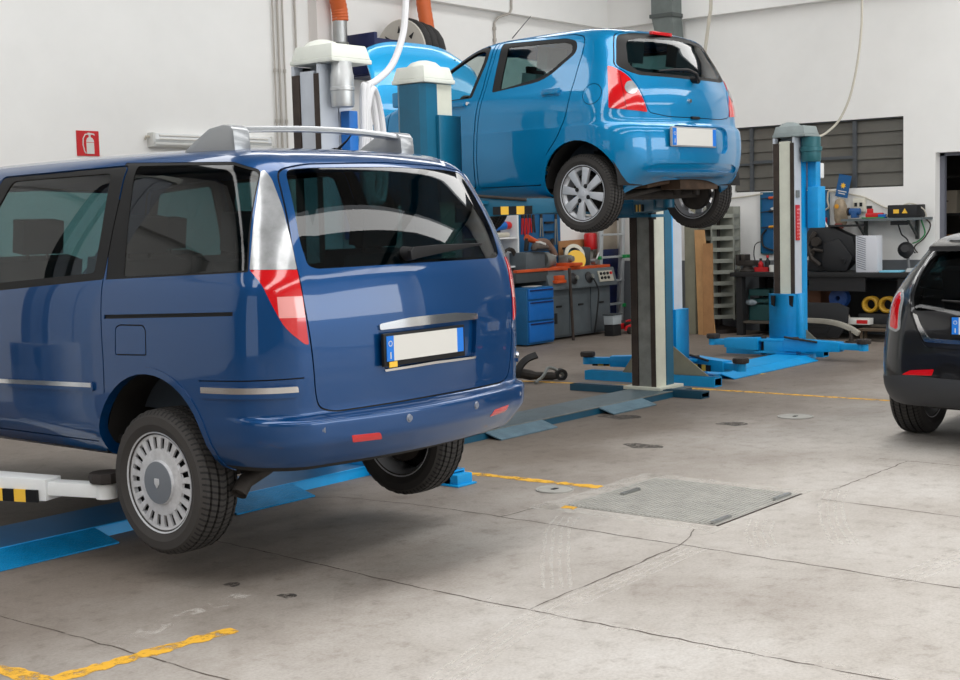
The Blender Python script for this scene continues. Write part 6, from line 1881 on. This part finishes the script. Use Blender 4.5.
o = MB(); o.prism([(9.30, 0), (9.05, 0), (9.20, 1.40), (9.34, 1.40)], 'x', 16.0, 16.03); tag(o.build('wooden_plank', WOOD), 'pale wooden plank leaning next to the bin carousel', 'plank', 'planks by the bin carousel')
o = MB(); o.prism([(9.20, 0), (9.05, 0), (9.05, 1.22), (9.18, 1.22)], 'x', 15.95, 15.98); tag(o.build('wooden_plank', mat('plank_brown', (166, 122, 80), .75, noise=.15)), 'shorter brown plank in front of the taller pale one', 'plank', 'planks by the bin carousel')
o = MB(); o.box(15.9, 16.02, 9.72, 9.78, 0, 1.9); tag(o.build('pale_plank', WHITE), 'white upright plank seen beside the olive column', 'plank') if False else o.bm.free()

# suspension parts dropped on the floor
r = thing('suspension_arm', 'dark heap of removed suspension parts lying on the floor', 'car part', (10.8, 8.2, 0))
m = mk(r); m.tube(crom([(10.30, 8.35, .06), (10.55, 8.2, .10), (10.75, 8.1, .06), (10.95, 7.98, .04)], 5), [.05, .06, .07, .07, .06, .06, .05, .05, .05, .05, .04, .04, .04, .04, .04, .03], 10); m.build('arm', DARKMET, r)
m = mk(r); m.ribbon(crom([(10.52, 8.15, .06), (10.54, 8.13, .16), (10.60, 8.08, .24), (10.68, 8.02, .275)], 4), [(-.012, -.035), (.012, -.035), (.012, .035), (-.012, .035)]); m.build('bracket', BLK, r)
m = mk(r); m.tube(crom([(10.55, 7.95, .02), (10.75, 8.0, .06), (10.86, 8.02, .13), (10.92, 8.0, .12), (11.02, 7.92, .03)], 4), .016, 8); m.build('link_rod', SLIDE, r)
m = mk(r); m.lathe([(.03, -.03), (.06, -.03), (.06, .03), (.03, .03), (.03, -.03)], (10.98, 7.95, .055), (.5, .8, .1), 18); m.build('bush', BLK, r)
m = mk(r); m.prism([(10.28, .01), (10.50, .01), (10.46, .16), (10.34, .14)], 'y', 8.2, 8.32); m.build('knuckle', DARKMET, r, bevel=.02)
# ------------------------------------------------------------------ light and view
def area(name, loc, rot, sx, sy, power, col=(1, 1, 1)):
    l = bpy.data.lights.new(name, 'AREA')
    l.shape = 'RECTANGLE'; l.size = sx; l.size_y = sy; l.energy = power; l.color = col
    o = bpy.data.objects.new(name, l); COL.objects.link(o); o.location = loc; o.rotation_euler = rot
    return o
def setup_light():
    w = bpy.data.worlds.new('daylight')
    SC.world = w
    w.use_nodes = True
    bg = w.node_tree.nodes['Background']
    bg.inputs[0].default_value = (.92, .96, 1.0, 1)
    bg.inputs[1].default_value = 1.1
    # daylight through the roof lights and the open shutter door
    for y in (-5.6, -.6, 4.4, 9.1):
        area('roof_light', (4, y, 5.98), (0, 0, 0), 24, 1.6 if y < 9 else 1.0, 500 if y < 9 else 210, (1, .98, .95))
    area('shutter_daylight', (8.2, -8.9, 3.2), (radians(90), 0, 0), 14, 2.6, 420, (.95, .98, 1))
    SC.view_settings.view_transform = 'Standard'
    SC.view_settings.look = 'None'
    SC.view_settings.gamma = 1
    SC.view_settings.exposure = 0.16
setup_light()
